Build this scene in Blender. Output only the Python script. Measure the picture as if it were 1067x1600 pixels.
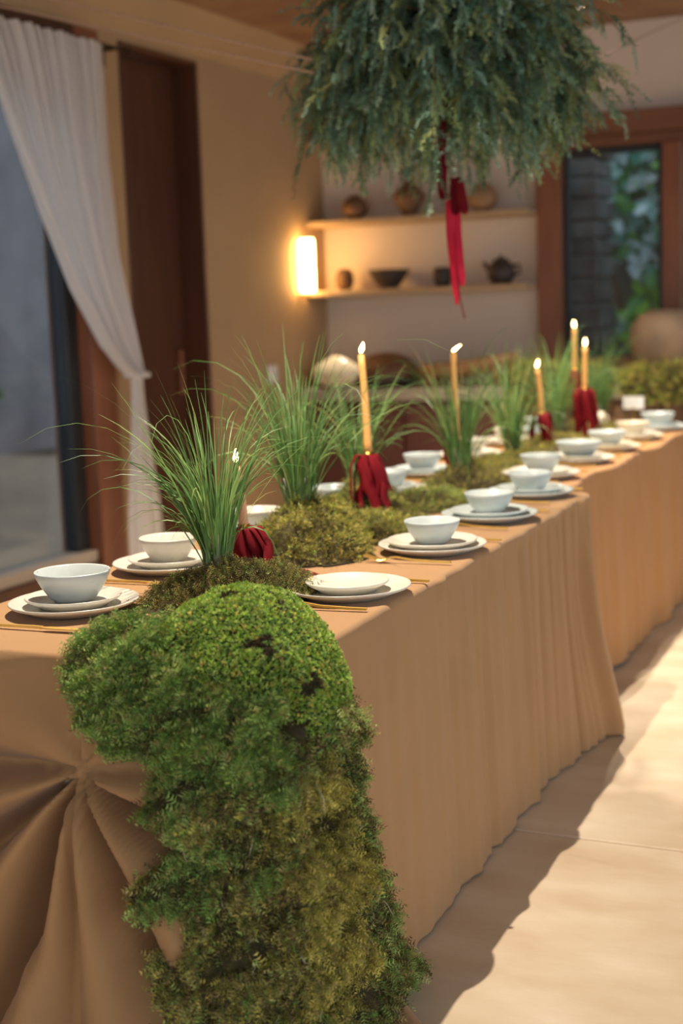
import bpy, math, random
import numpy as np
from mathutils import Matrix, Vector

for o in list(bpy.data.objects):
    bpy.data.objects.remove(o, do_unlink=True)
scene = bpy.context.scene
COL = scene.collection
rng = np.random.default_rng(7)
random.seed(7)
R = math.radians

# ------------------------------------------------------------------ camera
PITCH, ROLL, YAW = R(8.06), R(2.0), R(24.9)
CAM = np.array((0.0, 0.0, 1.35))
fw = np.array((-math.sin(YAW) * math.cos(PITCH), math.cos(YAW) * math.cos(PITCH), -math.sin(PITCH)))
rt = np.array((math.cos(YAW), math.sin(YAW), 0.0))
up = np.cross(rt, fw)
ix = rt * math.cos(ROLL) - up * math.sin(ROLL)
iy = up * math.cos(ROLL) + rt * math.sin(ROLL)
cd = bpy.data.cameras.new('camera')
cam = bpy.data.objects.new('camera', cd)
COL.objects.link(cam)
M = Matrix.Identity(4)
for i in range(3):
    M[i][0], M[i][1], M[i][2], M[i][3] = ix[i], iy[i], -fw[i], CAM[i]
cam.matrix_world = M
cd.sensor_fit = 'VERTICAL'; cd.sensor_height = 36.0; cd.sensor_width = 24.0; cd.lens = 50.0
cd.clip_start = 0.05; cd.clip_end = 200
cd.dof.use_dof = True; cd.dof.focus_distance = 2.9; cd.dof.aperture_fstop = 2.2
scene.camera = cam

# ------------------------------------------------------------------ view, world, large lights
vs = scene.view_settings
vs.view_transform = 'Standard'; vs.look = 'None'; vs.gamma = 1.0; vs.exposure = 0.0
vs.use_curve_mapping = False
world = bpy.data.worlds.new('world'); scene.world = world; world.use_nodes = True
bg = world.node_tree.nodes['Background']
bg.inputs[0].default_value = (0.84, 0.91, 1.0, 1); bg.inputs[1].default_value = 1.7

SPOT_POWER = 370.0
SPOTS = [(-1.62, 2.95), (-1.70, 5.35), (-1.75, 6.25), (-3.46, 7.43)]

# ------------------------------------------------------------------ materials
def srgb(r, g, b):
    f = lambda c: (c / 255 / 12.92) if c / 255 <= 0.04045 else ((c / 255 + 0.055) / 1.055) ** 2.4
    return (f(r), f(g), f(b), 1)

def mat(name, col, rough=0.6, scale=8.0, vary=0.12, bump=0.0, bscale=None, metal=0.0, spec=0.5, col2=None,
        coat=0.0, detail=5.0, trans=0.0, emit=None, sheen=0.0, stretch=None):
    m = bpy.data.materials.new(name); m.use_nodes = True
    nt = m.node_tree; b = nt.nodes['Principled BSDF']
    tc = nt.nodes.new('ShaderNodeTexCoord')
    mp = nt.nodes.new('ShaderNodeMapping'); nt.links.new(tc.outputs['Object'], mp.inputs[0])
    if stretch: mp.inputs['Scale'].default_value = stretch
    n = nt.nodes.new('ShaderNodeTexNoise'); n.inputs['Scale'].default_value = scale; n.inputs['Detail'].default_value = detail
    nt.links.new(mp.outputs[0], n.inputs['Vector'])
    r = nt.nodes.new('ShaderNodeValToRGB')
    c1 = tuple(max(0, c * (1 - vary)) for c in col[:3]) + (1,)
    c2 = col2 if col2 else tuple(c * (1 + vary) for c in col[:3]) + (1,)
    r.color_ramp.elements[0].position = 0.32; r.color_ramp.elements[1].position = 0.68
    r.color_ramp.elements[0].color = c1; r.color_ramp.elements[1].color = c2
    nt.links.new(n.outputs[0], r.inputs[0]); nt.links.new(r.outputs[0], b.inputs['Base Color'])
    b.inputs['Roughness'].default_value = rough; b.inputs['Metallic'].default_value = metal
    b.inputs['Specular IOR Level'].default_value = spec
    b.inputs['Coat Weight'].default_value = coat
    b.inputs['Transmission Weight'].default_value = trans
    b.inputs['Sheen Weight'].default_value = sheen
    if emit:
        b.inputs['Emission Color'].default_value = emit[0]; b.inputs['Emission Strength'].default_value = emit[1]
    if bump:
        n2 = nt.nodes.new('ShaderNodeTexNoise'); n2.inputs['Scale'].default_value = bscale or scale * 4; n2.inputs['Detail'].default_value = 4
        nt.links.new(mp.outputs[0], n2.inputs['Vector'])
        bp = nt.nodes.new('ShaderNodeBump'); bp.inputs['Strength'].default_value = bump; bp.inputs['Distance'].default_value = 0.01
        nt.links.new(n2.outputs[0], bp.inputs['Height']); nt.links.new(bp.outputs[0], b.inputs['Normal'])
    return m

def attr_mat(name, rough=0.75, translucent=0.25, spec=0.2, vary=0.0):
    """colour of each leaf, frond or needle comes from the colour attribute it was grown with"""
    m = bpy.data.materials.new(name); m.use_nodes = True
    nt = m.node_tree; b = nt.nodes['Principled BSDF']; out = nt.nodes['Material Output']
    a = nt.nodes.new('ShaderNodeAttribute'); a.attribute_name = 'Col'
    nt.links.new(a.outputs['Color'], b.inputs['Base Color'])
    b.inputs['Roughness'].default_value = rough; b.inputs['Specular IOR Level'].default_value = spec
    t = nt.nodes.new('ShaderNodeBsdfTranslucent'); nt.links.new(a.outputs['Color'], t.inputs[0])
    mx = nt.nodes.new('ShaderNodeMixShader'); mx.inputs[0].default_value = translucent
    nt.links.new(b.outputs[0], mx.inputs[1]); nt.links.new(t.outputs[0], mx.inputs[2]); nt.links.new(mx.outputs[0], out.inputs[0])
    return m

def speckle_mat(name, col, dot, scale=70, thresh=0.17, rough=0.35, warm=None):
    m = mat(name, col, rough, 9, 0.06, 0.08, 60, col2=warm)
    nt = m.node_tree; b = nt.nodes['Principled BSDF']
    tc = [n for n in nt.nodes if n.type == 'TEX_COORD'][0]
    rp = [n for n in nt.nodes if n.type == 'VALTORGB'][0]
    v = nt.nodes.new('ShaderNodeTexVoronoi'); v.inputs['Scale'].default_value = scale
    nt.links.new(tc.outputs['Object'], v.inputs['Vector'])
    w = nt.nodes.new('ShaderNodeTexWhiteNoise'); nt.links.new(v.outputs['Position'], w.inputs['Vector'])
    mu = nt.nodes.new('ShaderNodeMath'); mu.operation = 'MULTIPLY'; mu.inputs[1].default_value = thresh
    pw = nt.nodes.new('ShaderNodeMath'); pw.operation = 'POWER'; pw.inputs[1].default_value = 3.0
    nt.links.new(w.outputs['Value'], pw.inputs[0]); nt.links.new(pw.outputs[0], mu.inputs[0])
    lt = nt.nodes.new('ShaderNodeMath'); lt.operation = 'LESS_THAN'
    nt.links.new(v.outputs['Distance'], lt.inputs[0]); nt.links.new(mu.outputs[0], lt.inputs[1])
    mx = nt.nodes.new('ShaderNodeMix'); mx.data_type = 'RGBA'
    nt.links.new(lt.outputs[0], mx.inputs['Factor']); nt.links.new(rp.outputs[0], mx.inputs['A']); mx.inputs['B'].default_value = dot
    nt.links.new(mx.outputs['Result'], b.inputs['Base Color'])
    return m

MT = {}
MT['floor'] = mat('floor_stone', srgb(200, 176, 144), 0.55, 2.6, 0.05, 0.10, 30, col2=srgb(218, 201, 176), detail=9, stretch=(1, 2.0, 1))
MT['grout'] = mat('floor_grout', srgb(222, 208, 186), 0.8, 30, 0.08)
MT['plaster'] = mat('ochre_plaster', srgb(180, 150, 112), 0.75, 1.6, 0.08, 0.12, 14, detail=7)
MT['plaster_pale'] = mat('pale_plaster', srgb(216, 203, 187), 0.75, 1.4, 0.06, 0.10, 14, detail=7)
MT['terracotta'] = mat('terracotta_ceiling', srgb(142, 104, 84), 0.7, 3.5, 0.10, 0.10, 20, col2=srgb(160, 128, 100))
MT['darkwood'] = mat('dark_door_wood', srgb(84, 50, 32), 0.45, 3, 0.18, 0.10, 40, stretch=(6, 6, 0.6))
MT['wood'] = mat('window_wood', srgb(136, 84, 56), 0.45, 3, 0.15, 0.08, 40, stretch=(6, 6, 0.8))
MT['woodh'] = mat('window_wood_rail', srgb(122, 80, 56), 0.45, 3, 0.15, 0.08, 40, stretch=(0.8, 6, 6))
MT['sash'] = mat('dark_sash', srgb(40, 44, 48), 0.4, 6, 0.1)
MT['cloth'] = mat('tan_tablecloth', srgb(167, 129, 89), 0.85, 5, 0.035, 0.10, 420, spec=0.15, sheen=0.12)
MT['cloth2'] = mat('ochre_tablecloth', srgb(180, 132, 84), 0.85, 5, 0.035, 0.10, 420, spec=0.15, sheen=0.12)
MT['tablewood'] = mat('plywood', srgb(150, 110, 70), 0.6, 4, 0.15)
MT['ceramic'] = speckle_mat('speckled_ceramic', srgb(200, 197, 186), srgb(70, 50, 34), 90, 0.09, warm=srgb(214, 206, 190))
MT['ceramic_blue'] = speckle_mat('blue_white_and_shaded_ceramic', srgb(182, 192, 192), srgb(62, 46, 36), 75, 0.13, warm=srgb(196, 202, 198))  # bluish glaze; on some plates its blue stands for shade
MT['ceramic_cream'] = speckle_mat('cream_ceramic', srgb(206, 194, 168), srgb(110, 84, 58), 90, 0.12, warm=srgb(214, 204, 182))
MT['gold'] = mat('brushed_gold', srgb(236, 192, 104), 0.42, 40, 0.05, metal=0.85)
MT['brass'] = mat('thin_brass', srgb(170, 140, 70), 0.35, 40, 0.05, metal=1.0)
MT['wax'] = mat('beeswax_candle', srgb(228, 170, 96), 0.45, 14, 0.06, 0.05, 60, spec=0.4)
MT['wax_pink'] = mat('blush_wax_candle', srgb(226, 168, 128), 0.45, 14, 0.06, 0.05, 60, spec=0.4)
MT['flame'] = mat('flame', srgb(255, 214, 130), 0.5, 5, 0.0, emit=(srgb(255, 226, 160), 16.0))
MT['wick'] = mat('charred_wick', srgb(30, 24, 20), 0.9, 50, 0.2)
MT['ribbon'] = mat('crimson_velvet_ribbon', srgb(112, 14, 24), 0.75, 20, 0.14, 0.1, 300, spec=0.15)
MT['ribbon_bright'] = mat('rose_red_ribbon', srgb(196, 36, 62), 0.7, 20, 0.12, 0.1, 300, spec=0.15)
MT['moss'] = attr_mat('moss_fronds', 0.8, 0.16)
MT['soil'] = mat('moss_underside', srgb(62, 50, 30), 0.95, 40, 0.3, 0.6, 90, col2=srgb(80, 72, 34))
MT['soil_green'] = mat('moss_cushion_body', srgb(48, 58, 22), 0.95, 60, 0.3, 0.6, 120)
MT['grass'] = attr_mat('grass_blades', 0.45, 0.35, 0.4)
MT['juniper'] = attr_mat('juniper_needles', 0.6, 0.25, 0.3)
MT['twigcore'] = mat('dark_twig_ball', srgb(34, 44, 30), 0.95, 20, 0.3, 0.6, 50)
MT['leafwall'] = attr_mat('ivy_leaves', 0.5, 0.35, 0.4)
MT['straw'] = mat('dry_straw', srgb(176, 166, 140), 0.8, 30, 0.2)
MT['bulb'] = mat('pale_bulb_base', srgb(176, 176, 140), 0.6, 30, 0.15, col2=srgb(120, 90, 120))
MT['cord'] = mat('natural_cord', srgb(206, 172, 146), 0.8, 60, 0.1)
MT['iron'] = mat('blackened_iron', srgb(48, 38, 32), 0.5, 20, 0.15, metal=0.6)
MT['pot_dark'] = mat('dark_burnished_clay', srgb(66, 56, 50), 0.6, 7, 0.25, 0.2, 30)
MT['pot_brown'] = mat('brown_fired_clay', srgb(112, 80, 54), 0.65, 6, 0.25, 0.2, 30)
MT['pot_tan'] = mat('tan_clay', srgb(150, 116, 84), 0.7, 6, 0.2, 0.2, 30)
MT['pot_big'] = mat('grey_brown_clay', srgb(112, 94, 78), 0.75, 5, 0.2, 0.2, 30, col2=srgb(138, 112, 86))
MT['carved'] = mat('carved_light_wood', srgb(168, 128, 86), 0.6, 4, 0.18, 0.1, 30, stretch=(1, 5, 5))
MT['shell'] = mat('polished_cream_gourd', srgb(236, 220, 186), 0.2, 6, 0.08, coat=0.5)
MT['concrete'] = mat('pale_concrete', srgb(176, 162, 146), 0.7, 4, 0.08, 0.08, 40)
MT['cabinet'] = mat('oxblood_cabinet', srgb(100, 58, 48), 0.5, 4, 0.12)
MT['shelf'] = mat('plaster_shelf', srgb(186, 160, 126), 0.7, 5, 0.08, 0.06, 40)
MT['lampglow'] = mat('lit_paper_tube', srgb(255, 220, 160), 0.6, 6, 0.0, emit=(srgb(255, 200, 120), 22.0))
MT['white'] = mat('white_plastic', srgb(232, 230, 226), 0.4, 20, 0.02)
MT['stone'] = mat('dark_basalt', srgb(64, 66, 72), 0.85, 5, 0.3, 0.5, 20, col2=srgb(98, 98, 104))
MT['patio'] = mat('patio_stone', srgb(170, 150, 124), 0.8, 3, 0.12)
MT['gardenwall'] = mat('garden_wall', srgb(150, 144, 142), 0.9, 2, 0.2, 0.3, 10)
MT['earth'] = mat('garden_earth', srgb(60, 56, 36), 0.95, 3, 0.2)

def glass_mat(name, tint=(0.9, 0.95, 0.95, 1)):
    m = bpy.data.materials.new(name); m.use_nodes = True; nt = m.node_tree
    nt.nodes.remove(nt.nodes['Principled BSDF']); out = nt.nodes['Material Output']
    t = nt.nodes.new('ShaderNodeBsdfTransparent'); t.inputs[0].default_value = tint
    g = nt.nodes.new('ShaderNodeBsdfGlossy'); g.inputs['Roughness'].default_value = 0.02
    lw = nt.nodes.new('ShaderNodeLayerWeight'); lw.inputs[0].default_value = 0.5
    pw = nt.nodes.new('ShaderNodeMath'); pw.operation = 'POWER'; pw.inputs[1].default_value = 4.0
    nt.links.new(lw.outputs['Facing'], pw.inputs[0])
    f = nt.nodes.new('ShaderNodeMath'); f.operation = 'MULTIPLY_ADD'; f.inputs[1].default_value = 0.85; f.inputs[2].default_value = 0.045
    nt.links.new(pw.outputs[0], f.inputs[0])
    mx = nt.nodes.new('ShaderNodeMixShader'); nt.links.new(f.outputs[0], mx.inputs[0])
    nt.links.new(t.outputs[0], mx.inputs[1]); nt.links.new(g.outputs[0], mx.inputs[2]); nt.links.new(mx.outputs[0], out.inputs[0])
    return m
MT['glass'] = glass_mat('clear_glass')
MT['glass_tint'] = glass_mat('grey_tinted_glass', (0.62, 0.66, 0.70, 1))

def curtain_mat():
    m = bpy.data.materials.new('sheer_white_linen'); m.use_nodes = True; nt = m.node_tree
    nt.nodes.remove(nt.nodes['Principled BSDF']); out = nt.nodes['Material Output']
    d = nt.nodes.new('ShaderNodeBsdfDiffuse'); d.inputs[0].default_value = srgb(244, 242, 240)
    t = nt.nodes.new('ShaderNodeBsdfTranslucent'); t.inputs[0].default_value = srgb(246, 247, 250)
    p = nt.nodes.new('ShaderNodeBsdfTransparent'); p.inputs[0].default_value = (1, 1, 1, 1)
    a = nt.nodes.new('ShaderNodeMixShader'); a.inputs[0].default_value = 0.5
    b = nt.nodes.new('ShaderNodeMixShader'); b.inputs[0].default_value = 0.12
    nt.links.new(d.outputs[0], a.inputs[1]); nt.links.new(t.outputs[0], a.inputs[2])
    nt.links.new(a.outputs[0], b.inputs[1]); nt.links.new(p.outputs[0], b.inputs[2]); nt.links.new(b.outputs[0], out.inputs[0])
    return m
MT['curtain'] = curtain_mat()

# ------------------------------------------------------------------ mesh helpers
def make_mesh(name, V, F, smooth=False, col=None):
    me = bpy.data.meshes.new(name)
    if isinstance(F, np.ndarray):
        V = np.ascontiguousarray(V, dtype=np.float32); k = F.shape[1]; n = len(F)
        me.vertices.add(len(V)); me.vertices.foreach_set('co', V.ravel())
        me.loops.add(n * k); me.loops.foreach_set('vertex_index', np.ascontiguousarray(F, dtype=np.int32).ravel())
        me.polygons.add(n)
        me.polygons.foreach_set('loop_start', np.arange(0, n * k, k, dtype=np.int32))
        me.update(calc_edges=True)
    else:
        me.from_pydata([tuple(map(float, v)) for v in V], [], F); me.update()
    if smooth:
        me.polygons.foreach_set('use_smooth', np.ones(len(me.polygons), dtype=bool))
    if col is not None:
        a = me.color_attributes.new('Col', 'FLOAT_COLOR', 'POINT')
        c = np.ones((len(V), 4), dtype=np.float32); c[:, :3] = col
        a.data.foreach_set('color', c.ravel())
    return me

def link(name, me, m=None, parent=None, loc=None):
    o = bpy.data.objects.new(name, me); COL.objects.link(o)
    if m is not None and me is not None and not me.materials: me.materials.append(m)
    if parent is not None: o.parent = parent
    if loc is not None: o.location = loc
    return o

def tag(o, label, cat, group=None):
    o['label'] = label; o['category'] = cat
    if group: o['group'] = group
    return o

def thing(name, label, cat, loc=(0, 0, 0), rotz=0.0, group=None):
    o = bpy.data.objects.new(name, None); COL.objects.link(o); o.location = loc; o.rotation_euler = (0, 0, rotz)
    o.empty_display_size = 0.05
    return tag(o, label, cat, group)

def struct(o):
    o['kind'] = 'structure'; return o

class MB:
    def __init__(s): s.v = []; s.f = []
    def add(s, V, F):
        b = len(s.v); s.v += [tuple(v) for v in V]; s.f += [tuple(b + i for i in f) for f in F]; return s
    def box(s, x0, x1, y0, y1, z0, z1, bv=0.0):
        if bv <= 0:
            V = [(x, y, z) for z in (z0, z1) for y in (y0, y1) for x in (x0, x1)]
            return s.add(V, [(0, 2, 3, 1), (4, 5, 7, 6), (0, 1, 5, 4), (2, 6, 7, 3), (0, 4, 6, 2), (1, 3, 7, 5)])
        import itertools
        V = []; idx = {}
        lo = (x0, y0, z0); hi = (x1, y1, z1)
        for c in itertools.product((0, 1), repeat=3):
            for a in range(3):
                p = [(lo[k] + bv if c[k] == 0 else hi[k] - bv) for k in range(3)]
                p[a] = lo[a] if c[a] == 0 else hi[a]
                idx[(c, a)] = len(V); V.append(p)
        F = []
        for a in range(3):
            u, w = [(1, 2), (2, 0), (0, 1)][a]
            for sgn in (0, 1):
                q = []
                for cu, cw in ((0, 0), (1, 0), (1, 1), (0, 1)):
                    c = [0, 0, 0]; c[a] = sgn; c[u] = cu; c[w] = cw; q.append(idx[(tuple(c), a)])
                F.append(tuple(q if sgn else q[::-1]))
        for a in range(3):
            u, w = [(1, 2), (2, 0), (0, 1)][a]
            for cu in (0, 1):
                for cw in (0, 1):
                    c0 = [0, 0, 0]; c0[u] = cu; c0[w] = cw; c1 = list(c0); c1[a] = 1
                    c0, c1 = tuple(c0), tuple(c1)
                    q = (idx[(c0, u)], idx[(c1, u)], idx[(c1, w)], idx[(c0, w)])
                    F.append(q if (cu == cw) else q[::-1])
        for c in itertools.product((0, 1), repeat=3):
            q = (idx[(c, 0)], idx[(c, 1)], idx[(c, 2)])
            F.append(q if sum(c) % 2 else q[::-1])
        return s.add(V, F)
    def lathe(s, prof, seg=40, c=(0, 0, 0), wob=None, closed=False):
        V = []; F = []; rings = []
        for (r, z) in prof:
            if r < 1e-6:
                rings.append([len(V)]); V.append((c[0], c[1], c[2] + z))
            else:
                ring = []
                for k in range(seg):
                    a = 2 * math.pi * k / seg; q = r * (1 + (wob(a, z) if wob else 0))
                    ring.append(len(V)); V.append((c[0] + q * math.cos(a), c[1] + q * math.sin(a), c[2] + z))
                rings.append(ring)
        for a, b in zip(rings[:-1], rings[1:]):
            for k in range(seg):
                k2 = (k + 1) % seg
                if len(a) == 1 and len(b) == 1: continue
                if len(a) == 1: F.append((a[0], b[k2], b[k]))
                elif len(b) == 1: F.append((a[k], a[k2], b[0]))
                else: F.append((a[k], a[k2], b[k2], b[k]))
        return s.add(V, F)
    def tube(s, pts, rad, seg=8, cap=True):
        pts = [np.array(p, float) for p in pts]; n = len(pts)
        rad = rad if hasattr(rad, '__len__') else [rad] * n
        V = []; F = []; pn = None
        for i, p in enumerate(pts):
            t = pts[min(i + 1, n - 1)] - pts[max(i - 1, 0)]; t /= np.linalg.norm(t) + 1e-12
            if pn is None:
                a = np.array((0, 0, 1.0)) if abs(t[2]) < 0.9 else np.array((1.0, 0, 0)); u = np.cross(t, a)
            else: u = pn - t * (pn @ t)
            u /= np.linalg.norm(u) + 1e-12; pn = u; w = np.cross(t, u)
            for k in range(seg):
                a = 2 * math.pi * k / seg; V.append(p + rad[i] * (math.cos(a) * u + math.sin(a) * w))
        for i in range(n - 1):
            for k in range(seg):
                k2 = (k + 1) % seg; F.append((i * seg + k, i * seg + k2, (i + 1) * seg + k2, (i + 1) * seg + k))
        if cap:
            F.append(tuple(range(seg))[::-1]); F.append(tuple((n - 1) * seg + k for k in range(seg)))
        return s.add(V, F)
    def build(s, name, m, parent=None, smooth=False, loc=None):
        return link(name, make_mesh(name, s.v, s.f, smooth), m, parent, loc)

def solidify(o, t, offset=0.0):
    md = o.modifiers.new('thickness', 'SOLIDIFY'); md.thickness = t; md.offset = offset; return o

def grid_faces(nr, nc, closed=False):
    i = np.arange(nr - 1)[:, None]; j = np.arange(nc if closed else nc - 1)[None, :]; j2 = (j + 1) % nc
    a = i * nc + j; b = i * nc + j2; c = (i + 1) * nc + j2; d = (i + 1) * nc + j
    return np.stack([np.broadcast_to(x, a.shape).ravel() for x in (a, b, c, d)], 1)

def smoothstep(a, b, x):
    t = np.clip((x - a) / (b - a), 0, 1); return t * t * (3 - 2 * t)

# cheap smooth noise
_pts = rng.normal(size=(40, 3)); _ph = rng.uniform(0, 6.28, 40)
def snoise(P, freq=1.0, seed=0, octs=3):
    P = np.asarray(P, float); out = np.zeros(P.shape[:-1]); amp = 1.0; tot = 0
    for o in range(octs):
        for k in range(5):
            i = (seed * 7 + o * 5 + k) % 40
            d = _pts[i] / np.linalg.norm(_pts[i])
            out += amp * np.sin(P @ d * freq * (2.1 ** o) * (0.7 + 0.15 * k) * 6.28 + _ph[i] + seed)
        tot += amp * 2.2; amp *= 0.55
    return out / tot

# ================================================================== SETTING
WX, BY = -3.70, 7.87           # inner faces of the left and the back wall
XR, Y0 = 3.2, -2.6             # the room goes on to the right of and behind the camera

# floor: slabs laid on a pale grout bed
floor = struct(MB().box(WX - 0.3, XR, Y0, BY + 0.3, -0.12, -0.006).build('floor', MT['grout']))
me_slab = {}
J = 0.014
for yi, (ya, yb) in enumerate([(-2.6, 0.985), (0.985, 3.385), (3.385, 5.785), (5.785, 7.87)]):
    for xi, (xa, xb) in enumerate([(-3.7, -2.0), (-2.0, 0.4), (0.4, 2.8)]):
        w, h = (xb - xa) / 2 - J / 2, (yb - ya) / 2 - J / 2
        key = (round(w, 3), round(h, 3))
        if key not in me_slab:
            mb = MB().box(-w, w, -h, h, -0.012, 0.0, 0.003); me_slab[key] = make_mesh('floor_slab', mb.v, mb.f)
        link('floor_slab', me_slab[key], MT['floor'], floor, ((xa + xb) / 2, (ya + yb) / 2, 0))

# left wall: plaster piers round the glazed opening and the door
WIN_Y0, WIN_Y1, WIN_Z0, WIN_Z1 = 2.2, 5.545, 0.0, 2.62
DOOR_Y0, DOOR_Y1, DOOR_Z = 5.714, 6.425, 2.61
TOPL = 2.64
b = MB()
b.box(WX - 0.25, WX, Y0, WIN_Y0, 0, TOPL).box(WX - 0.25, WX, WIN_Y0, WIN_Y1, WIN_Z1, TOPL)
b.box(WX - 0.25, WX, WIN_Y1, DOOR_Y0, 0, TOPL).box(WX - 0.25, WX, DOOR_Y0, DOOR_Y1, DOOR_Z, TOPL)
b.box(WX - 0.25, WX, DOOR_Y1, BY + 0.25, 0, TOPL)
b.box(WX - 0.25, WX, Y0, BY + 0.25, TOPL, 3.0)
struct(b.build('wall_left', MT['plaster']))
# slanted cove between wall and ceiling
b = MB()
V = [(WX, Y0, TOPL), (WX, BY, TOPL), (-3.58, BY, 2.83), (-3.58, Y0, 2.83), (WX, Y0, 2.83), (WX, BY, 2.83)]
b.add(V, [(0, 3, 2, 1), (0, 1, 5, 4), (4, 5, 2, 3), (0, 4, 3), (1, 2, 5)])
struct(b.build('trim_1', MT['plaster']))
struct(MB().box(WX - 0.25, XR, Y0, BY + 0.25, 2.83, 3.0).build('ceiling', MT['terracotta']))

# back wall: niche part on the left, window opening on the right
WL, WR, WZ0, WZ1 = -2.36, 0.9, 0.98, 2.34
b = MB()
b.box(WX - 0.25, WL, BY, BY + 0.25, 0, 2.83)
b.box(WL, WR, BY, BY + 0.25, 0, WZ0).box(WL, WR, BY, BY + 0.25, WZ1, 2.83)
b.box(WR, XR, BY, BY + 0.25, 0, 2.83)
struct(b.build('wall_back', MT['plaster_pale']))

# left window: sliding glazed panel in a timber frame
w1 = struct(thing('window_1', 'tall glazed panel in a brown timber frame behind the white curtain', 'window', (WX - 0.1, WIN_Y1, 0)))
del w1['category']; del w1['label']
def wpart(name, m, x0, x1, y0, y1, z0, z1, parent, bv=0.004):
    p = parent.location
    return MB().box(x0 - p.x, x1 - p.x, y0 - p.y, y1 - p.y, z0 - p.z, z1 - p.z, bv).build(name, m, parent)
wpart('jamb', MT['wood'], WX - 0.22, WX + 0.012, 5.36, WIN_Y1, 0, WIN_Z1, w1)
wpart('head', MT['darkwood'], WX - 0.22, WX + 0.01, WIN_Y0, 5.36, 2.42, WIN_Z1, w1)
wpart('sash_stile', MT['sash'], WX - 0.14, WX - 0.06, 5.27, 5.358, 0.31, 2.418, w1)
wpart('bottom_rail', MT['darkwood'], WX - 0.22, WX + 0.01, WIN_Y0, 5.358, 0, 0.25, w1)
wpart('track', MT['concrete'], WX - 0.14, WX - 0.02, WIN_Y0, 5.358, 0.251, 0.305, w1)
wpart('pane', MT['glass_tint'], WX - 0.105, WX - 0.095, WIN_Y0, 5.268, 0.307, 2.418, w1, 0.0)

# door: dark leaf set back in a dark lined reveal
d1 = struct(thing('door_1', '', '', (WX - 0.13, DOOR_Y0, 0))); del d1['category']; del d1['label']
wpart('leaf', MT['darkwood'], WX - 0.18, WX - 0.13, DOOR_Y0 + 0.025, DOOR_Y1 - 0.025, 0.01, DOOR_Z - 0.025, d1)
wpart('casing', MT['darkwood'], WX - 0.24, WX + 0.008, DOOR_Y1 - 0.022, DOOR_Y1 - 0.002, 0, DOOR_Z - 0.002, d1)
wpart('casing', MT['darkwood'], WX - 0.24, WX + 0.008, DOOR_Y0 + 0.002, DOOR_Y0 + 0.022, 0, DOOR_Z - 0.002, d1)
wpart('lintel_lining', MT['darkwood'], WX - 0.24, WX + 0.008, DOOR_Y0 + 0.0225, DOOR_Y1 - 0.0225, DOOR_Z - 0.022, DOOR_Z - 0.002, d1)
wpart('handle', MT['wood'], WX - 0.128, WX - 0.10, DOOR_Y1 - 0.12, DOOR_Y1 - 0.09, 0.95, 1.18, d1)

# right window
w2 = struct(thing('window_2', '', '', (WL, BY, WZ0))); del w2['category']; del w2['label']
F0, F1 = BY - 0.075, BY + 0.12
wpart('jamb', MT['wood'], WL, -2.225, F0, F1, WZ0 - 0.06, 2.24, w2)
wpart('head', MT['woodh'], WL, WR, F0 - 0.02, F1, 2.24, WZ1 + 0.02, w2)
wpart('head_rail', MT['woodh'], -2.224, WR, F0 + 0.03, F1, 2.185, 2.239, w2)
wpart('sill', MT['woodh'], -2.224, WR, F0, F1, WZ0 - 0.06, 1.045, w2)
wpart('mullion', MT['wood'], -1.665, -1.565, F0 + 0.01, F1, 1.046, 2.184, w2)
wpart('sash', MT['sash'], -2.222, -2.195, BY + 0.0, BY + 0.05, 1.047, 2.183, w2)
wpart('sash', MT['sash'], -1.70, -1.667, BY + 0.0, BY + 0.05, 1.047, 2.183, w2)
wpart('sash', MT['sash'], -2.194, -1.701, BY + 0.0, BY + 0.05, 2.15, 2.183, w2)
wpart('sash', MT['sash'], -2.194, -1.701, BY + 0.0, BY + 0.05, 1.047, 1.075, w2)
wpart('pane', MT['glass'], -2.193, -1.702, BY + 0.02, BY + 0.026, 1.076, 2.149, w2, 0)
wpart('mullion', MT['wood'], -0.75, -0.65, F0 + 0.01, F1, 1.046, 2.184, w2)
wpart('pane', MT['glass'], -1.564, -0.751, BY + 0.02, BY + 0.026, 1.046, 2.184, w2, 0)
wpart('pane', MT['glass'], -0.649, WR, BY + 0.02, BY + 0.026, 1.046, 2.184, w2, 0)

# ================================================================== OUTSIDE
struct(MB().box(-14, 8, Y0 - 4, 16, -0.4, -0.14).build('ground', MT['earth']))
pat = struct(MB().box(-10.0, WX - 0.26, -2, 12, -0.13, -0.03).build('patio', MT['patio']))
gw = struct(MB().box(-10.4, -10.1, -3, 16, -0.14, 5.0).build('wall_garden', MT['gardenwall']))
iw = struct(MB().box(-5.5, 3.0, 10.3, 10.5, -0.14, 3.6).build('wall_courtyard', MT['gardenwall']))

def leaf_cloud(P, N, size, cols, seedn=0, aspect=0.6):
    """diamond leaves facing roughly along N"""
    n = len(P); g = np.random.default_rng(seedn)
    N = N + g.normal(0, 0.45, (n, 3)); N /= np.linalg.norm(N, axis=1)[:, None]
    A = np.cross(N, g.normal(size=(n, 3))); A /= np.linalg.norm(A, axis=1)[:, None]
    B = np.cross(N, A); s = (size * g.uniform(0.6, 1.3, n))[:, None]
    V = np.stack([P - A * s, P + B * s * aspect + N * s * 0.15, P + A * s, P - B * s * aspect + N * s * 0.15], 1).reshape(-1, 3)
    F = np.arange(4 * n).reshape(n, 4)
    c = np.array(cols)[g.integers(0, len(cols), n)][:, :3] * g.uniform(0.7, 1.3, n)[:, None]
    return V, F, np.repeat(c, 4, 0)

g0 = np.random.default_rng(5)
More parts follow.
